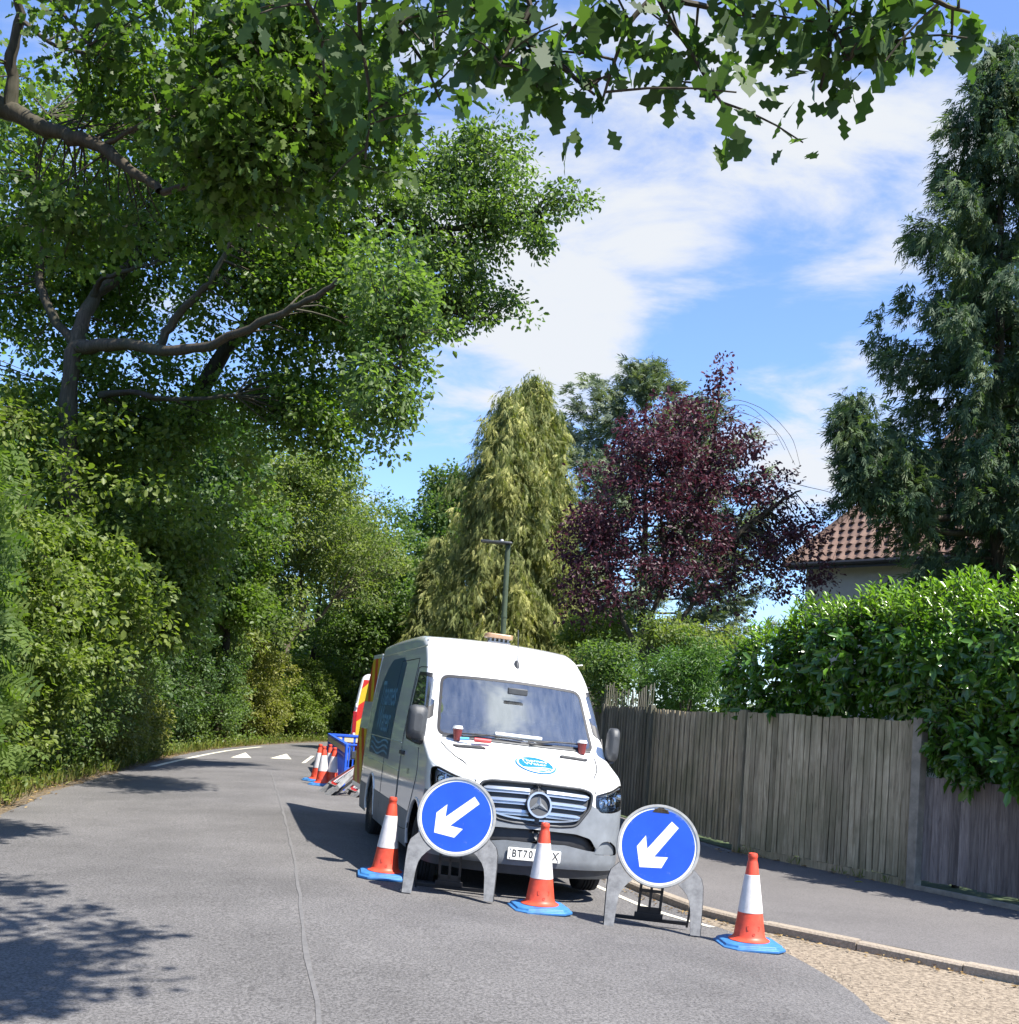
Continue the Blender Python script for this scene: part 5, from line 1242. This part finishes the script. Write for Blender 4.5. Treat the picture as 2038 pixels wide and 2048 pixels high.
skeleton(mb, [([(-4.2, 3.0, 4.5), (-3.6, 4.0, 6.4), (-2.4, 5.4, 7.4), (-1.6, 7.2, 7.9)], .09, .02), ([(-1.2, 3.2, 5.1), (-.8, 3.7, 6.6), (.5, 4.6, 7.4)], .05, .02), ([(-3.6, 4.0, 6.4), (-3.6, 6.2, 7.6)], .05, .02)], C2, rs, b4, .3)
mb.build('trunk', 'bark', e4, 60, rnd=True)
clumps(Cn, .09, 5, rs, .090, .068, 'oak', 'oak_near_leaf', 'crown', e4, b4, droop=.55, up=.45, rc_z=.9, lv=.22)
clumps(C2, .30, 34, rs, .11, .085, 'leaf', 'oak_near_leaf', 'upper_crown', e4, b4)
# roadside hedge, shrub by shrub
def shrub(name, label, x, y, r, h, leaf, seed, n=110, per=60, L=.075, Wd=.045, kind='leaf', ry=None, z0=.0, cat='shrub', group='shrubs along the left road edge', rc=.33, tall=.52, stems=5, **kw):
    rs = np.random.RandomState(seed+900); b = np.array([x, y, 0.]); ry = ry or r
    ls = []
    for k in range(stems): a = rs.rand()*6.28; ls.append(([b+[.15*cos(a), .15*sin(a), 0], b+[r*.35*cos(a), ry*.35*sin(a), h*.45], b+[r*.6*cos(a), ry*.6*sin(a), h*.85]], .035+.01*h/3, .012))
    return tree(name, label, cat, b, ls, [((x, y, h*tall), (r, ry, h*(1-tall)), n), ((x, y, h*.26), (r*.98, ry*.98, h*.28), int(n*.7))], leaf, seed, group, frac=.2, rc=rc, per=per, L=L, Wd=Wd, kind=kind, shell=.25, crown='foliage', lam=.22, **kw)
shrub('ash_shrub', 'tall shrub with hanging feather-shaped leaves at the near left road edge', -8.0, 14.2, 1.5, 5.6, 'ash_leaf', 31, 260, 20, .27, .29, 'pinnate', ry=2.0, droop=.8)
shrub('hedge_shrub', 'tall broad-leaved shrub beside the feather-leaved one, beneath the forked oak', -8.8, 18.2, 1.5, 5.6, 'hedge_leaf', 32, 250, 80, .095, .06, ry=2.2)
shrub('hedge_shrub', 'leafy hedge shrub between the tall broad-leaved shrub and the bulging bramble', -9.3, 21.9, 1.5, 5.0, 'oak_far_leaf', 33, 230, 80, ry=2.0)
shrub('bramble_bush', 'yellowing bramble bush bulging over the left road edge', -9.1, 24.8, 1.15, 2.7, 'bramble_leaf', 34, 160, 80, .065, .045, ry=1.5)
shrub('bramble_bush', 'low yellow-green bush with orange leaves behind the bulging bramble', -9.55, 28.2, .95, 1.8, 'bramble_leaf', 35, 110, 80, .065, .045, ry=1.7)
shrub('hedge_shrub', 'tall dark shrub standing over the low yellow-green bush', -10.8, 28.8, 1.7, 5.8, 'oak_far_leaf', 36, 240, 80, .09, .055, ry=2.6)
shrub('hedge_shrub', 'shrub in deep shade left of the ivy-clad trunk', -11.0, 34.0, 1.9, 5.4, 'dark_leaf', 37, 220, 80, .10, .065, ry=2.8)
shrub('hedge_shrub', 'grey-green shrub at the foot of the ivy-clad trunk', -10.9, 39.6, 1.7, 4.4, 'oak_far_leaf', 38, 220, 80, .10, .065, ry=2.8)
shrub('bramble_bush', 'yellowish bush behind the road markings, right of the ivy-clad trunk', -10.5, 45.4, 1.6, 4.4, 'bramble_leaf', 39, 220, 80, .10, .065, ry=2.8)
shrub('hedge_shrub', 'green roadside shrub where the road bends out of sight', -9.8, 51.2, 1.9, 4.2, 'hedge_leaf', 40, 200, 80, .11, .075, ry=2.8)
shrub('hedge_shrub', 'shrub on the far side of the bend, next to the striped van', -8.0, 57.5, 2.2, 4.4, 'hedge_leaf', 41, 200, 80, .12, .085, ry=2.8)
shrub('hedge_shrub', 'farthest roadside shrub on the bend, mostly behind the striped van', -5.0, 64, 2.8, 4.6, 'oak_far_leaf', 42, 200, 80, .13, .09)
# trees behind the hedge
YS = 1.32*1.3
b5 = gz(aty(560, 1400, 28.5)); lim5 = [(pp([(548, 1440, 28.5), (555, 1360, 28.5), (572, 1300, 28.5), (598, 1250, 28.5), (615, 1200, 28.5)]), .20, .10), (pp([(572, 1300, 28.5), (545, 1260, 28.4), (532, 1215, 28.3)]), .12, .07), (pp([(590, 1270, 28.5), (640, 1235, 28.3), (665, 1200, 28.1)]), .10, .05), (pp([(600, 1250, 28.5), (602, 1180, 28.5), (600, 1120, 28.5)]), .10, .04)]
lim5[0][0].insert(0, b5)
e5 = tree('willow_tree', 'pale feathery tree on a forked ivy-clad trunk, left of the road bend', 'tree', b5, lim5, [E(620, 1060, 29, 190, 120, 2.4, 260), E(560, 960, 30, 140, 90, 2, 120), E(690, 1130, 28.5, 120, 90, 1.8, 120), E(520, 1130, 28, 100, 60, 1.6, 60)], 'pale_leaf', 51, bark='bark_pale', rc=.55, per=60, L=.15, Wd=.06, frac=.25, maxd=5)
rs = np.random.RandomState(8); iv = []
for t in np.linspace(0, 1, 46): iv.append(np.array([np.interp(t, [0, .4, 1], [lim5[0][0][0][i], lim5[0][0][2][i], lim5[0][0][3][i]]) for i in range(3)])+rs.randn(3)*.14)
clumps(np.array(iv), .30, 40, rs, .10, .085, 'leaf', 'dark_leaf', 'ivy', e5, b5)
b6 = gz(aty(440, 1400, 23)); tree('maple_tree', 'bright green maple lit by sun in the middle of the left tree line', 'tree', b6, [([b6, aty(455, 1250, 23), aty(440, 1150, 23), aty(430, 1050, 23)], .16, .05), (pp([(450, 1260, 23), (385, 1215, 22.6), (350, 1150, 22.4)]), .09, .03)], [E(430, 1080, 22.6, 130, 130, 1.7, 190), E(340, 1020, 22.8, 130, 110, 1.6, 120), E(480, 1200, 22.5, 70, 60, 1.2, 60), E(290, 1150, 22, 120, 110, 1.4, 110)], 'oak_leaf', 52, rc=.42, per=75, L=.13, Wd=.10, frac=.3)
YS = 1.32
b7 = np.array([-10.0, 56, 0.]); tree('ash_tree', 'dark green tree closing the far end of the left tree line', 'tree', b7, [([b7, b7+[.1, 0, 4], b7+[.2, 0, 9]], .25, .06)], [E(760, 1160, 42, 95, 100, 2.6, 170), E(700, 1080, 43, 90, 80, 2.4, 120), E(800, 1240, 41, 70, 70, 2.2, 90), E(720, 1260, 41, 90, 90, 2.2, 110)], 'oak_far_leaf', 53, rc=.7, per=80, L=.18, Wd=.12)
b8 = np.array([-15.0, 45, 0.]); tree('ash_tree', 'broad pale tree rising behind the forked ivy-clad trunk', 'tree', b8, [([b8, b8+[.1, 0, 5], b8+[.4, 0, 10]], .3, .06)], [E(500, 1000, 34, 160, 110, 3, 230), E(620, 960, 35, 110, 70, 2.4, 110), E(400, 1200, 33, 190, 150, 2.5, 200)], 'pale_leaf', 54, rc=.6, per=80, L=.16, Wd=.09)
b9 = np.array([-12.5, 22.5, 0.]); tree('lime_tree', 'tall full tree filling the gap behind the left hedge and the forked oak', 'tree', b9, [([b9, b9+[0, 0, 4], b9+[.3, 0, 9.5]], .3, .06)], [E(150, 950, 17.5, 330, 200, 1.8, 240), E(60, 1200, 16.0, 260, 180, 1.6, 200), E(330, 1150, 18.5, 130, 160, 1.5, 130), E(100, 550, 19, 260, 250, 1.6, 110)], 'hedge_leaf', 55, rc=.45, per=70, L=.12, Wd=.085)
b10 = np.array([-11.0, 11.5, 0.]); tree('lime_tree', 'leafy tree at the far left, behind the nearest feather-leaved shrub', 'tree', b10, [([b10, b10+[0, 0, 4], b10+[.3, 0, 8]], .28, .06)], [((-10.6, 12, 6), (2.2, 2.4, 2.8), 230), ((-10.3, 13.5, 3), (1.6, 2.4, 2.0), 150)], 'oak_leaf', 56, rc=.45, per=60, L=.12, Wd=.085)
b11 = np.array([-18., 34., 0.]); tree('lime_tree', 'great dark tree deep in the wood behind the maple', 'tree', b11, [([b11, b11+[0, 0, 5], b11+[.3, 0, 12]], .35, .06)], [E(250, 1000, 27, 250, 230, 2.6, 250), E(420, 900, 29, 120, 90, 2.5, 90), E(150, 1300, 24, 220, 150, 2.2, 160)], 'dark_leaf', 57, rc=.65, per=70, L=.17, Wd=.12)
b12 = np.array([-12., 72., 0.]); tree('ash_tree', 'rounded tree far beyond the bend, seen over the striped van', 'tree', b12, [([b12, b12+[0, 0, 5], b12+[.3, 0, 10]], .35, .06)], [E(690, 1330, 52, 130, 110, 3, 200), E(800, 1250, 54, 90, 90, 3, 120), E(620, 1400, 50, 90, 70, 2.5, 90)], 'dark_leaf', 58, rc=.8, per=80, L=.20, Wd=.14)
b13 = gz(aty(890, 1300, 48)); tree('maple_tree', 'green maple left of the golden weeping cypress, tops above its shoulder', 'tree', b13, [([b13, b13+[0, 0, 5], b13+[.3, 0, 11]], .3, .06)], [E(910, 1010, 48, 65, 65, 2.4, 130), E(890, 1100, 47, 80, 80, 2.4, 160), E(860, 1200, 46, 80, 80, 2.4, 150)], 'oak_far_leaf', 59, rc=.65, per=80, L=.19, Wd=.14)
# ------------------------------------------------------------------ conifers
def conifer(name, label, base, tip, Rf, nb, seed, mat, group=None, down=.35, tipup=.0, hang=.5, per=26, L=.26, Wd=.22, rc=.26, z0=.6, tr=.22, mat2=None, start=.30, step=.34, bend=None, light=.35, limb_of=None):
    rs = np.random.RandomState(seed); base = np.asarray(base, float); tip = np.asarray(tip, float); Hh = tip[2]-base[2]
    mb = MB(); names = ('trunk', 'crown')
    if limb_of: e, root = limb_of; mb.tube(bez(root-base, (root-base)*.5+[0, 0, -.5], [0, 0, 0], 8), np.linspace(.10, .055, 8), 7, 0, False); names = ('limb', 'limb_foliage')
    else: e = empty(name, base); tag(e, label, 'tree', group)
    org = np.array(e.location)
    mb.tube(np.linspace(base, tip, 9)-base+np.r_[np.zeros((1, 3)), rs.randn(7, 3)*[.04, .04, 0], np.zeros((1, 3))], np.linspace(tr, .02, 9), 9, 0, False)
    C = []; T = []; Dd = []
    for k in range(nb):
        t = (k+rs.rand())/nb; t = t**1.05; hz = base[2]+z0+(Hh-z0)*t; a = k*2.39996+rs.randn()*.3
        Rr = Rf(t)*(.72+.42*rs.rand())
        o = base+(tip-base)*((hz-base[2])/Hh); dr = np.array([cos(a), sin(a), 0])
        n = max(3, int(Rr/step)); s = np.linspace(0, 1, n+3)
        P = o+dr*Rr*s[:, None]+np.array([0, 0, 1])*(-down*Rr*s**1.3+tipup*Rr*s**3)[:, None]+rs.randn(n+3, 3)*.04
        mb.tube(P-base, np.linspace(max(.012, tr*.28*(1-t)), .006, n+3), 5, 0, False)
        for q, u in zip(P, s):
            if u < start: continue
            for _ in range(2 if u < .9 else 1):
                C.append(q+rs.randn(3)*.16*np.array([1, 1, .7])-[0, 0, hang*.25*rs.rand()]); Dd.append(dr*(1-hang)+[0, 0, -hang]); T.append(u)
    C = np.array(C); Dd = np.array(Dd); T = np.array(T); m = len(C)*per; I = np.repeat(np.arange(len(C)), per)
    P = C[I]+nrm(rs.randn(m, 3))*(rs.rand(m)**.6)[:, None]*rc*np.array([1, 1, 1.0+hang]); D = Dd[I]*1.2+rs.randn(m, 3)*.42; N = rs.randn(m, 3)*.7+np.array([0, 0, .5])
    r_ = np.clip((rs.rand(len(C))**2*.75)[I]*light*2+rs.rand(m)*.3, 0, 1); s = np.clip(1+.25*rs.randn(m), .5, 1.6)
    mb.V = [tuple(np.array(v)+base-org) for v in mb.V]; mb.build(names[0], 'bark', e, 60, rnd=True); leaf_mesh(names[1], 'spray', P, D, N, L*s, Wd*s, r_, mat, e, org); return e
cb = gz(aty(2010, 1300, 19.0)); ct = aty(1998, 95, 19.0)
def RT(t): return np.interp(t, [0, .2, .36, .44, .53, .66, .76, .86, .94, 1], [2.6, 2.6, 2.5, 2.7, 2.9, 2.6, 2.05, 1.4, .70, .06])
ec = conifer('cypress_tree', 'very tall dark blue-green cypress with ragged hanging branches at the right edge', cb, ct, RT, 130, 61, 'cypress_blue', down=.02, tipup=.05, hang=.62, per=25, L=.36, Wd=.26, rc=.27, z0=1.5, tr=.24, step=.40, start=.14)
for (bx, by, tx, ty, R0, nb_, sd) in ((1722, 1010, 1706, 795, 0.85, 26, 62), (1830, 1040, 1800, 880, .9, 22, 67)):
    conifer('cypress_tree', '', aty(bx, by, 18.4), aty(tx, ty, 18.4), lambda t, R0=R0: R0*np.interp(t, [0, .3, .6, .85, 1], [.40, .62, .60, .42, .05]), nb_, sd, 'cypress_blue', down=.04, tipup=.08, hang=.6, per=13, L=.32, Wd=.24, rc=.20, z0=.1, tr=.06, step=.34, limb_of=(ec, aty(1990, by+10, 19.0)))
yb = gz(aty(1025, 1330, 29.0)); 
conifer('weeping_cypress', 'golden weeping cypress with long drooping sprays behind the lamp post', yb, aty(1022, 792, 29.0), lambda t: np.interp(t, [0, .2, .5, .8, .94, 1], [2.8, 2.8, 2.4, 1.8, .85, .08]), 165, 63, 'cypress_gold', down=.55, tipup=-.1, hang=.86, per=38, L=.40, Wd=.17, rc=.34, z0=.4, tr=.26, step=.42, light=.62)
yb2 = gz(aty(1085, 1330, 29.6)); 
conifer('weeping_cypress', 'second golden weeping cypress leader, tallest of the pair and nearer the purple tree', yb2, aty(1072, 764, 29.6), lambda t: np.interp(t, [0, .2, .5, .8, .94, 1], [2.4, 2.4, 2.0, 1.5, .75, .08]), 155, 64, 'cypress_gold', down=.55, tipup=-.1, hang=.86, per=38, L=.40, Wd=.17, rc=.32, z0=.4, tr=.24, step=.42, light=.62)
gb_ = gz(aty(868, 1330, 37)); conifer('cypress_tree', 'shorter olive conifer left of the golden weeping cypress', gb_, aty(880, 1085, 37), lambda t: np.interp(t, [0, .5, 1], [2.1, 1.4, .15]), 90, 65, 'cypress_gold', down=.35, hang=.7, per=26, L=.5, Wd=.3, rc=.4, z0=.4, step=.5, light=.35)
fb = gz(aty(1300, 1300, 38)); conifer('cedar_tree', 'grey-green fir with open tiers peeping over the purple tree', fb, aty(1292, 738, 38), lambda t: np.interp(t, [0, .5, .75, .86, .95, 1], [5.4, 5.2, 4.2, 2.8, 1.2, .1]), 95, 66, 'cedar_leaf', down=.02, tipup=.28, hang=.1, per=26, L=.5, Wd=.42, rc=.42, z0=4, tr=.3, step=.62, start=.34, light=.5)
# ------------------------------------------------------------------ purple plum
pb = gz(aty(1300, 1300, 20.0)); lims = []
for pts in ([(1300, 1330), (1250, 1250), (1228, 1180), (1190, 1080)], [(1300, 1330), (1300, 1240), (1330, 1150), (1320, 1000), (1340, 880)], [(1300, 1330), (1350, 1260), (1400, 1180), (1460, 1080), (1520, 960)], [(1330, 1150), (1400, 1000), (1430, 860), (1442, 740)], [(1460, 1080), (1550, 1010), (1600, 980)]): lims.append((pp([(x, y, 20.0) for x, y in pts]), .10, .02))
for k, pts in enumerate(([(1400, 900), (1440, 830), (1490, 810), (1540, 850), (1570, 900)], [(1410, 890), (1450, 805), (1520, 815), (1580, 870), (1600, 930)], [(1420, 880), (1470, 825), (1550, 860), (1590, 930)], [(1390, 860), (1420, 820), (1450, 812), (1500, 830)], [(1560, 960), (1620, 975), (1660, 985), (1668, 1000)], [(1430, 860), (1480, 840), (1510, 880)])): lims.append((pp([(x, y, 19.7+.1*k) for x, y in pts]), .010, .004))
tree('plum_tree', 'purple-leaved plum tree with bare arching twigs at its upper right', 'tree', pb, lims,
     [E(1300, 1040, 20, 165, 175, 1.9, 250), E(1300, 900, 20, 110, 100, 1.5, 130), E(1190, 1080, 20, 70, 110, 1.2, 70), E(1480, 1020, 20.2, 150, 140, 1.6, 150), E(1440, 900, 20.2, 110, 80, 1.3, 70), E(1580, 1080, 20.2, 70, 60, 1.0, 40), E(1440, 1150, 20, 180, 70, 1.4, 90), E(1180, 1190, 19.8, 60, 60, 1.0, 40), E(1440, 760, 20, 22, 45, .25, 9), E(1400, 830, 20, 45, 50, .6, 14), E(1620, 1150, 20, 70, 28, .7, 14)], 'plum_leaf', 71, frac=.5, rc=.30, per=29, L=.095, Wd=.06, lam=.3)
# shrubs behind the fence
def gshrub(name, label, px, py, Y, rx, ry, dep, leaf, seed, n=120, per=60, L=.08, Wd=.05, kind='leaf', **kw):
    b = gz(aty(px, py, Y)); return tree(name, label, 'shrub', b, [([b, b+[.1, 0, .8], aty(px-20, py, Y)], .04, .02), ([b, b+[-.1, 0, .8], aty(px+25, py-20, Y)], .04, .02)], [E(px, py, Y, rx, ry, dep, n)], leaf, seed, 'shrubs behind the tall fence', frac=.2, rc=.26, per=per, L=L, Wd=Wd, kind=kind, shell=.3, crown='foliage', **kw)
gshrub('garden_shrub', 'fine-leaved bright green shrub above the middle of the tall fence', 1375, 1345, 15.8, 95, 62, .8, 'shrub_leaf', 81, 130, 80, .085, .022, 'dia', up=.3)
gshrub('garden_shrub', 'dull green shrub over the trellis next to the van roof', 1225, 1345, 17.2, 70, 55, .8, 'oak_far_leaf', 82, 90, 60, .07, .045)
gshrub('garden_shrub', 'yellow-green shrub at the foot of the purple tree, above the trellis', 1190, 1265, 22, 95, 45, 1.0, 'hedge_leaf', 83, 90, 60, .09, .05)
gshrub('garden_shrub', 'shrub tinged orange below the purple tree and behind the bright green shrub', 1380, 1275, 18.5, 110, 35, .9, 'pale_leaf', 84, 80, 60, .08, .05)
# ------------------------------------------------------------------ laurel hedge spilling over the fence
lb0 = postA+nAB*.9+dirAB*.2
le = empty('laurel_hedge', (lb0[0], lb0[1], 0)); tag(le, 'big glossy cherry laurel with bright new shoots on top, spilling over the fences', 'hedge')
rs = np.random.RandomState(91); LC = []
def lpnt(a, b, z): q = postA+dirAB*a+nAB*b; return np.array([q[0], q[1], z])
lel = [(-.05, .6, 2.6, .75, .55, .72, 330), (.9, .6, 2.75, .8, .6, .88, 520), (1.9, .55, 2.95, .9, .75, .80, 560), (3.0, .6, 2.8, .9, .75, .95, 620), (4.1, .6, 2.7, .9, .8, 1.05, 620), (3.55, .28, 1.95, .5, .42, .62, 260), (4.15, .20, 1.75, .6, .42, .62, 340), (5.0, .2, 1.7, .7, .45, .7, 340), (5.2, .7, 2.6, .9, .8, 1.1, 400)]
P_, D_l, N_l, R_l, Ll = [], [], [], [], []
TP, TD, TN, TR_, TL = [], [], [], [], []
stem = MB()
for (a, b, z, ra, rb_, rz, n) in lel:
    d = nrm(rs.randn(n, 3)); d = d[d[:, 2] > -.75]; u = (.62+.38*rs.rand(len(d))**.5)*lump(d, rs, .16, 3.5)
    for dv, uu in zip(d, u):
        c = lpnt(a+dv[0]*uu*ra, b+dv[1]*uu*rb_, z+dv[2]*uu*rz)
        if c[2] < PV+1.05: continue
        sd_ = (c-lpnt(0, 0, 0))@np.array([nAB[0], nAB[1], 0]); al = (c-lpnt(0, 0, 0))@np.array([dirAB[0], dirAB[1], 0])
        if sd_ < .12 and c[2] < (2.16 if al < 2.35 else 1.42): continue
        if c[2] < 2.12 and al < 3.1 and sd_ < .2: continue
        out = nrm(np.array([*(dirAB*dv[0]+nAB*dv[1]), dv[2]])); top = dv[2] > .42 and uu > .80
        ax_ = nrm(out*.8+np.array([0, 0, .75 if top else -.05])+rs.randn(3)*.35)
        k = 9 if top else 7; ln_ = (.20+.14*rs.rand()) if top else .15
        stem.tube([c-np.array([lb0[0], lb0[1], 0]), c+ax_*ln_-np.array([lb0[0], lb0[1], 0])], .005, 4, 0, False)
        e1 = nrm(np.cross(ax_, [.3, .2, .9])); e2_ = np.cross(ax_, e1); base_r = rs.rand()*.5
        for i in range(k):
            th = i*2.4+rs.randn()*.2; t = (i+1)/k; rad = e1*cos(th)+e2_*sin(th); dd = nrm(rad*(1.0-.35*t)+ax_*(.45+.65*t*(1 if top else .4))-np.array([0, 0, .10 if top else .35])+rs.randn(3)*.12)
            nn = nrm(ax_*1.0-rad*.3+np.array([0, 0, .45]))
            (TP if top else P_).append(c+ax_*ln_*t); (TD if top else D_l).append(dd); (TN if top else N_l).append(nn); (TR_ if top else R_l).append(np.clip(base_r+rs.rand()*.5, 0, 1)); (TL if top else Ll).append((.105+.03*rs.randn())*(1.05-.35*t*(top)))
leaf_mesh('foliage', 'long', np.array(P_), np.array(D_l), np.array(N_l), np.clip(Ll, .06, .2)*1.2, np.clip(Ll, .06, .2)*.52, np.array(R_l), 'laurel_leaf', le, (lb0[0], lb0[1], 0))
leaf_mesh('new_shoots', 'long', np.array(TP), np.array(TD), np.array(TN), np.clip(TL, .06, .2)*1.2, np.clip(TL, .06, .2)*.42, np.array(TR_), 'laurel_tip', le, (lb0[0], lb0[1], 0))
for k in range(6): q = lpnt(.4+k*.9, .7, 0)-np.array([lb0[0], lb0[1], 0]); stem.tube([q, q+[.05, 0, 1.2], q+[.1*(k % 3-1), .1, 2.6]], [.05, .04, .02], 7, 0, False)
stem.build('stems', 'bark', le, 60)
# ------------------------------------------------------------------ ground litter and undergrowth
rs = np.random.RandomState(99)
def along(P, lo_, hi_, n): 
    P = np.asarray(P); L_ = np.r_[0, np.cumsum(np.linalg.norm(np.diff(P, axis=0), axis=1))]; m = (P[:, 1] > lo_) & (P[:, 1] < hi_); s = rs.uniform(L_[m].min(), L_[m].max(), n)
    return np.stack([np.interp(s, L_, P[:, 0]), np.interp(s, L_, P[:, 1])], 1)
def scatter(name, XY, z, L, mat, lab, tilt=.25, kind='leaf', wr=.6, stand=0.0):
    n = len(XY); P = np.c_[XY, np.full(n, z)+rs.rand(n)*.015]; a = rs.rand(n)*6.28; D = np.c_[np.cos(a), np.sin(a), rs.rand(n)*tilt+stand]; N = np.c_[rs.randn(n, 2)*tilt, np.ones(n)]
    s = L*(.6+.8*rs.rand(n)); o = leaf_mesh(name, kind, P, D, N, s, s*wr, rs.rand(n), mat, None); tag(o, lab, 'leaves', None, 'stuff'); return o
q = along(left_edge, 11, 42, 2600); q[:, 0] += -.15+np.abs(rs.randn(len(q)))*-.25+rs.randn(len(q))*.14
scatter('leaf_litter', q, .004, .05, 'dry_leaf', 'dry brown leaf litter along the left road edge')
q = along(kerb_ln, 8.5, 30, 900); m = kerb_ln; q[:, 0] += -.06-np.abs(rs.randn(len(q)))*.09; q[:, 1] += -np.abs(rs.randn(len(q)))*.03
scatter('leaf_litter', q, .006, .035, 'dry_leaf', 'dry leaf litter lying in the gutter below the right kerb')
q = postA+dirAB*rs.uniform(-.3, 2.6, 60)[:, None]-nAB*(np.abs(rs.randn(60))*.10+.04)[:, None]
scatter('leaf_litter', q, KH+.002, .05, 'dry_leaf', 'fallen leaves on the pavement at the foot of the tall fence')
q = along(left_edge, 10, 60, 5600); q[:, 0] -= .18+np.abs(rs.randn(len(q)))*.45
n = len(q); P = np.c_[q, .02+np.abs(rs.randn(n))*.16]; D = rs.randn(n, 3)*.5+[.2, 0, .5]; 
tag(leaf_mesh('undergrowth', 'leaf', P, D, rs.randn(n, 3)*.5+[0, 0, .8], .085*(.6+.8*rs.rand(n)), .05*(.6+.8*rs.rand(n)), rs.rand(n), 'hedge_leaf', None), 'low nettles and brambles at the foot of the left hedge', 'undergrowth', None, 'stuff')
n = 2600; q = along(left_edge, 10, 55, n); q[:, 0] -= .1+np.abs(rs.randn(n))*.35; P = np.c_[q, np.zeros(n)]; D = rs.randn(n, 3)*.35+[0, 0, 1]
tag(leaf_mesh('grass', 'dia', P, D, rs.randn(n, 3), .22*(.5+rs.rand(n)), .012, rs.rand(n), 'bramble_leaf', None), 'rough grass blades along the left verge', 'grass', None, 'stuff')
TPL['stone'] = (np.array([(-.5, 0, 0), (.5, 0, 0), (0, -.5, 0), (0, .5, 0), (0, 0, -.3), (0, 0, .3)]), np.array([(0, 2, 5), (2, 1, 5), (1, 3, 5), (3, 0, 5), (2, 0, 4), (1, 2, 4), (3, 1, 4), (0, 3, 4)]))
n = 1500; q = np.vstack([along(asph_r, 5, 10.6, n-600)+np.c_[rs.randn(n-600)*.10+.03, rs.randn(n-600)*.05], np.c_[rs.uniform(2.7, 5, 600), rs.uniform(6.5, 8.6, 600)]]); q = q[(q[:, 0] < 4.6) & (q[:, 1] < 10.3)]; n = len(q)
sz = .006+.014*rs.rand(n)**3; tag(leaf_mesh('gravel', 'stone', np.c_[q, sz*.2], rs.randn(n, 3)*[1, 1, .1], rs.randn(n, 3)*.2+[0, 0, 1], sz, sz*.8, rs.rand(n), 'kerbstone', None), 'loose grit along the worn edge of the tarmac', 'grit', None, 'stuff')
n = 170; t_ = rs.rand(n)**1.0*2.9; q = postA+dirAB*t_[:, None]-nAB*(np.abs(rs.randn(n))*.03+.02)[:, None]; keep = np.sin(t_*7)+np.sin(t_*17+1) > .3; q = q[keep]; n = len(q)
tag(leaf_mesh('grass', 'dia', np.c_[q, np.full(n, KH)], rs.randn(n, 3)*.5+[0, 0, 1], rs.randn(n, 3), .11*(.4+rs.rand(n)), .010, rs.rand(n), 'hedge_leaf', None), 'thin grass tufts growing along the foot of the tall fence', 'grass', None, 'stuff')
w0 = gnd(1188, 1725, KH); n = 90; P = w0+np.c_[rs.randn(n, 2)*.05, np.abs(rs.randn(n))*.04]; wd = empty('weed', w0); tag(wd, 'yellow-green weed growing at the kerb beside the van front wheel', 'weed')
leaf_mesh('leaves', 'dia', P, rs.randn(n, 3)*.6+[0, 0, 1], rs.randn(n, 3), .09*(.5+rs.rand(n)), .025, rs.rand(n), 'laurel_tip', wd, w0)
yl = gnd(1708, 1764, KH); o = leaf_mesh('fallen_leaf', 'leaf', np.array([[0, 0, .004]]), np.array([[1., .1, .05]]), np.array([[0, 0, 1.]]), .12, .03, np.array([.9]), 'cypress_gold', None); o.location = yl; tag(o, 'single yellow leaf lying on the pavement near the concrete post', 'leaf')

# ------------------------------------------------------------------ woods behind everything
rs = np.random.RandomState(123)
def wood(name, pts, h0, h1, n, lab, leaf, seed, rc=1.0, per=50, L=.30):
    rs = np.random.RandomState(seed); P = np.asarray(pts, float); L_ = np.r_[0, np.cumsum(np.linalg.norm(np.diff(P, axis=0), axis=1))]; s = rs.uniform(0, L_[-1], n)
    x, y = np.interp(s, L_, P[:, 0]), np.interp(s, L_, P[:, 1]); top = np.interp(s, L_, np.linspace(h0, h1, len(P)))*(.8+.25*np.sin(s*.9)+.1*rs.randn(n)); z = top*rs.rand(n)**.8
    C = np.c_[x+rs.randn(n)*1.0, y+rs.randn(n)*1.0, z]
    o = clumps(C, rc, per, rs, L, L*.65, 'leaf', leaf, name, None, (0, 0, 0)); tag(o, lab, 'trees', None, 'stuff')
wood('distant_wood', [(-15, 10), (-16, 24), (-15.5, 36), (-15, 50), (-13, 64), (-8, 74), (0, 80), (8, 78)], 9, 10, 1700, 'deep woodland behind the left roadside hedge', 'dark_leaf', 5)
wood('distant_wood', [(1, 54), (8, 52), (16, 48), (30, 42)], 4.6, 4.0, 330, 'dark garden greenery far behind the tall fence', 'oak_far_leaf', 6)
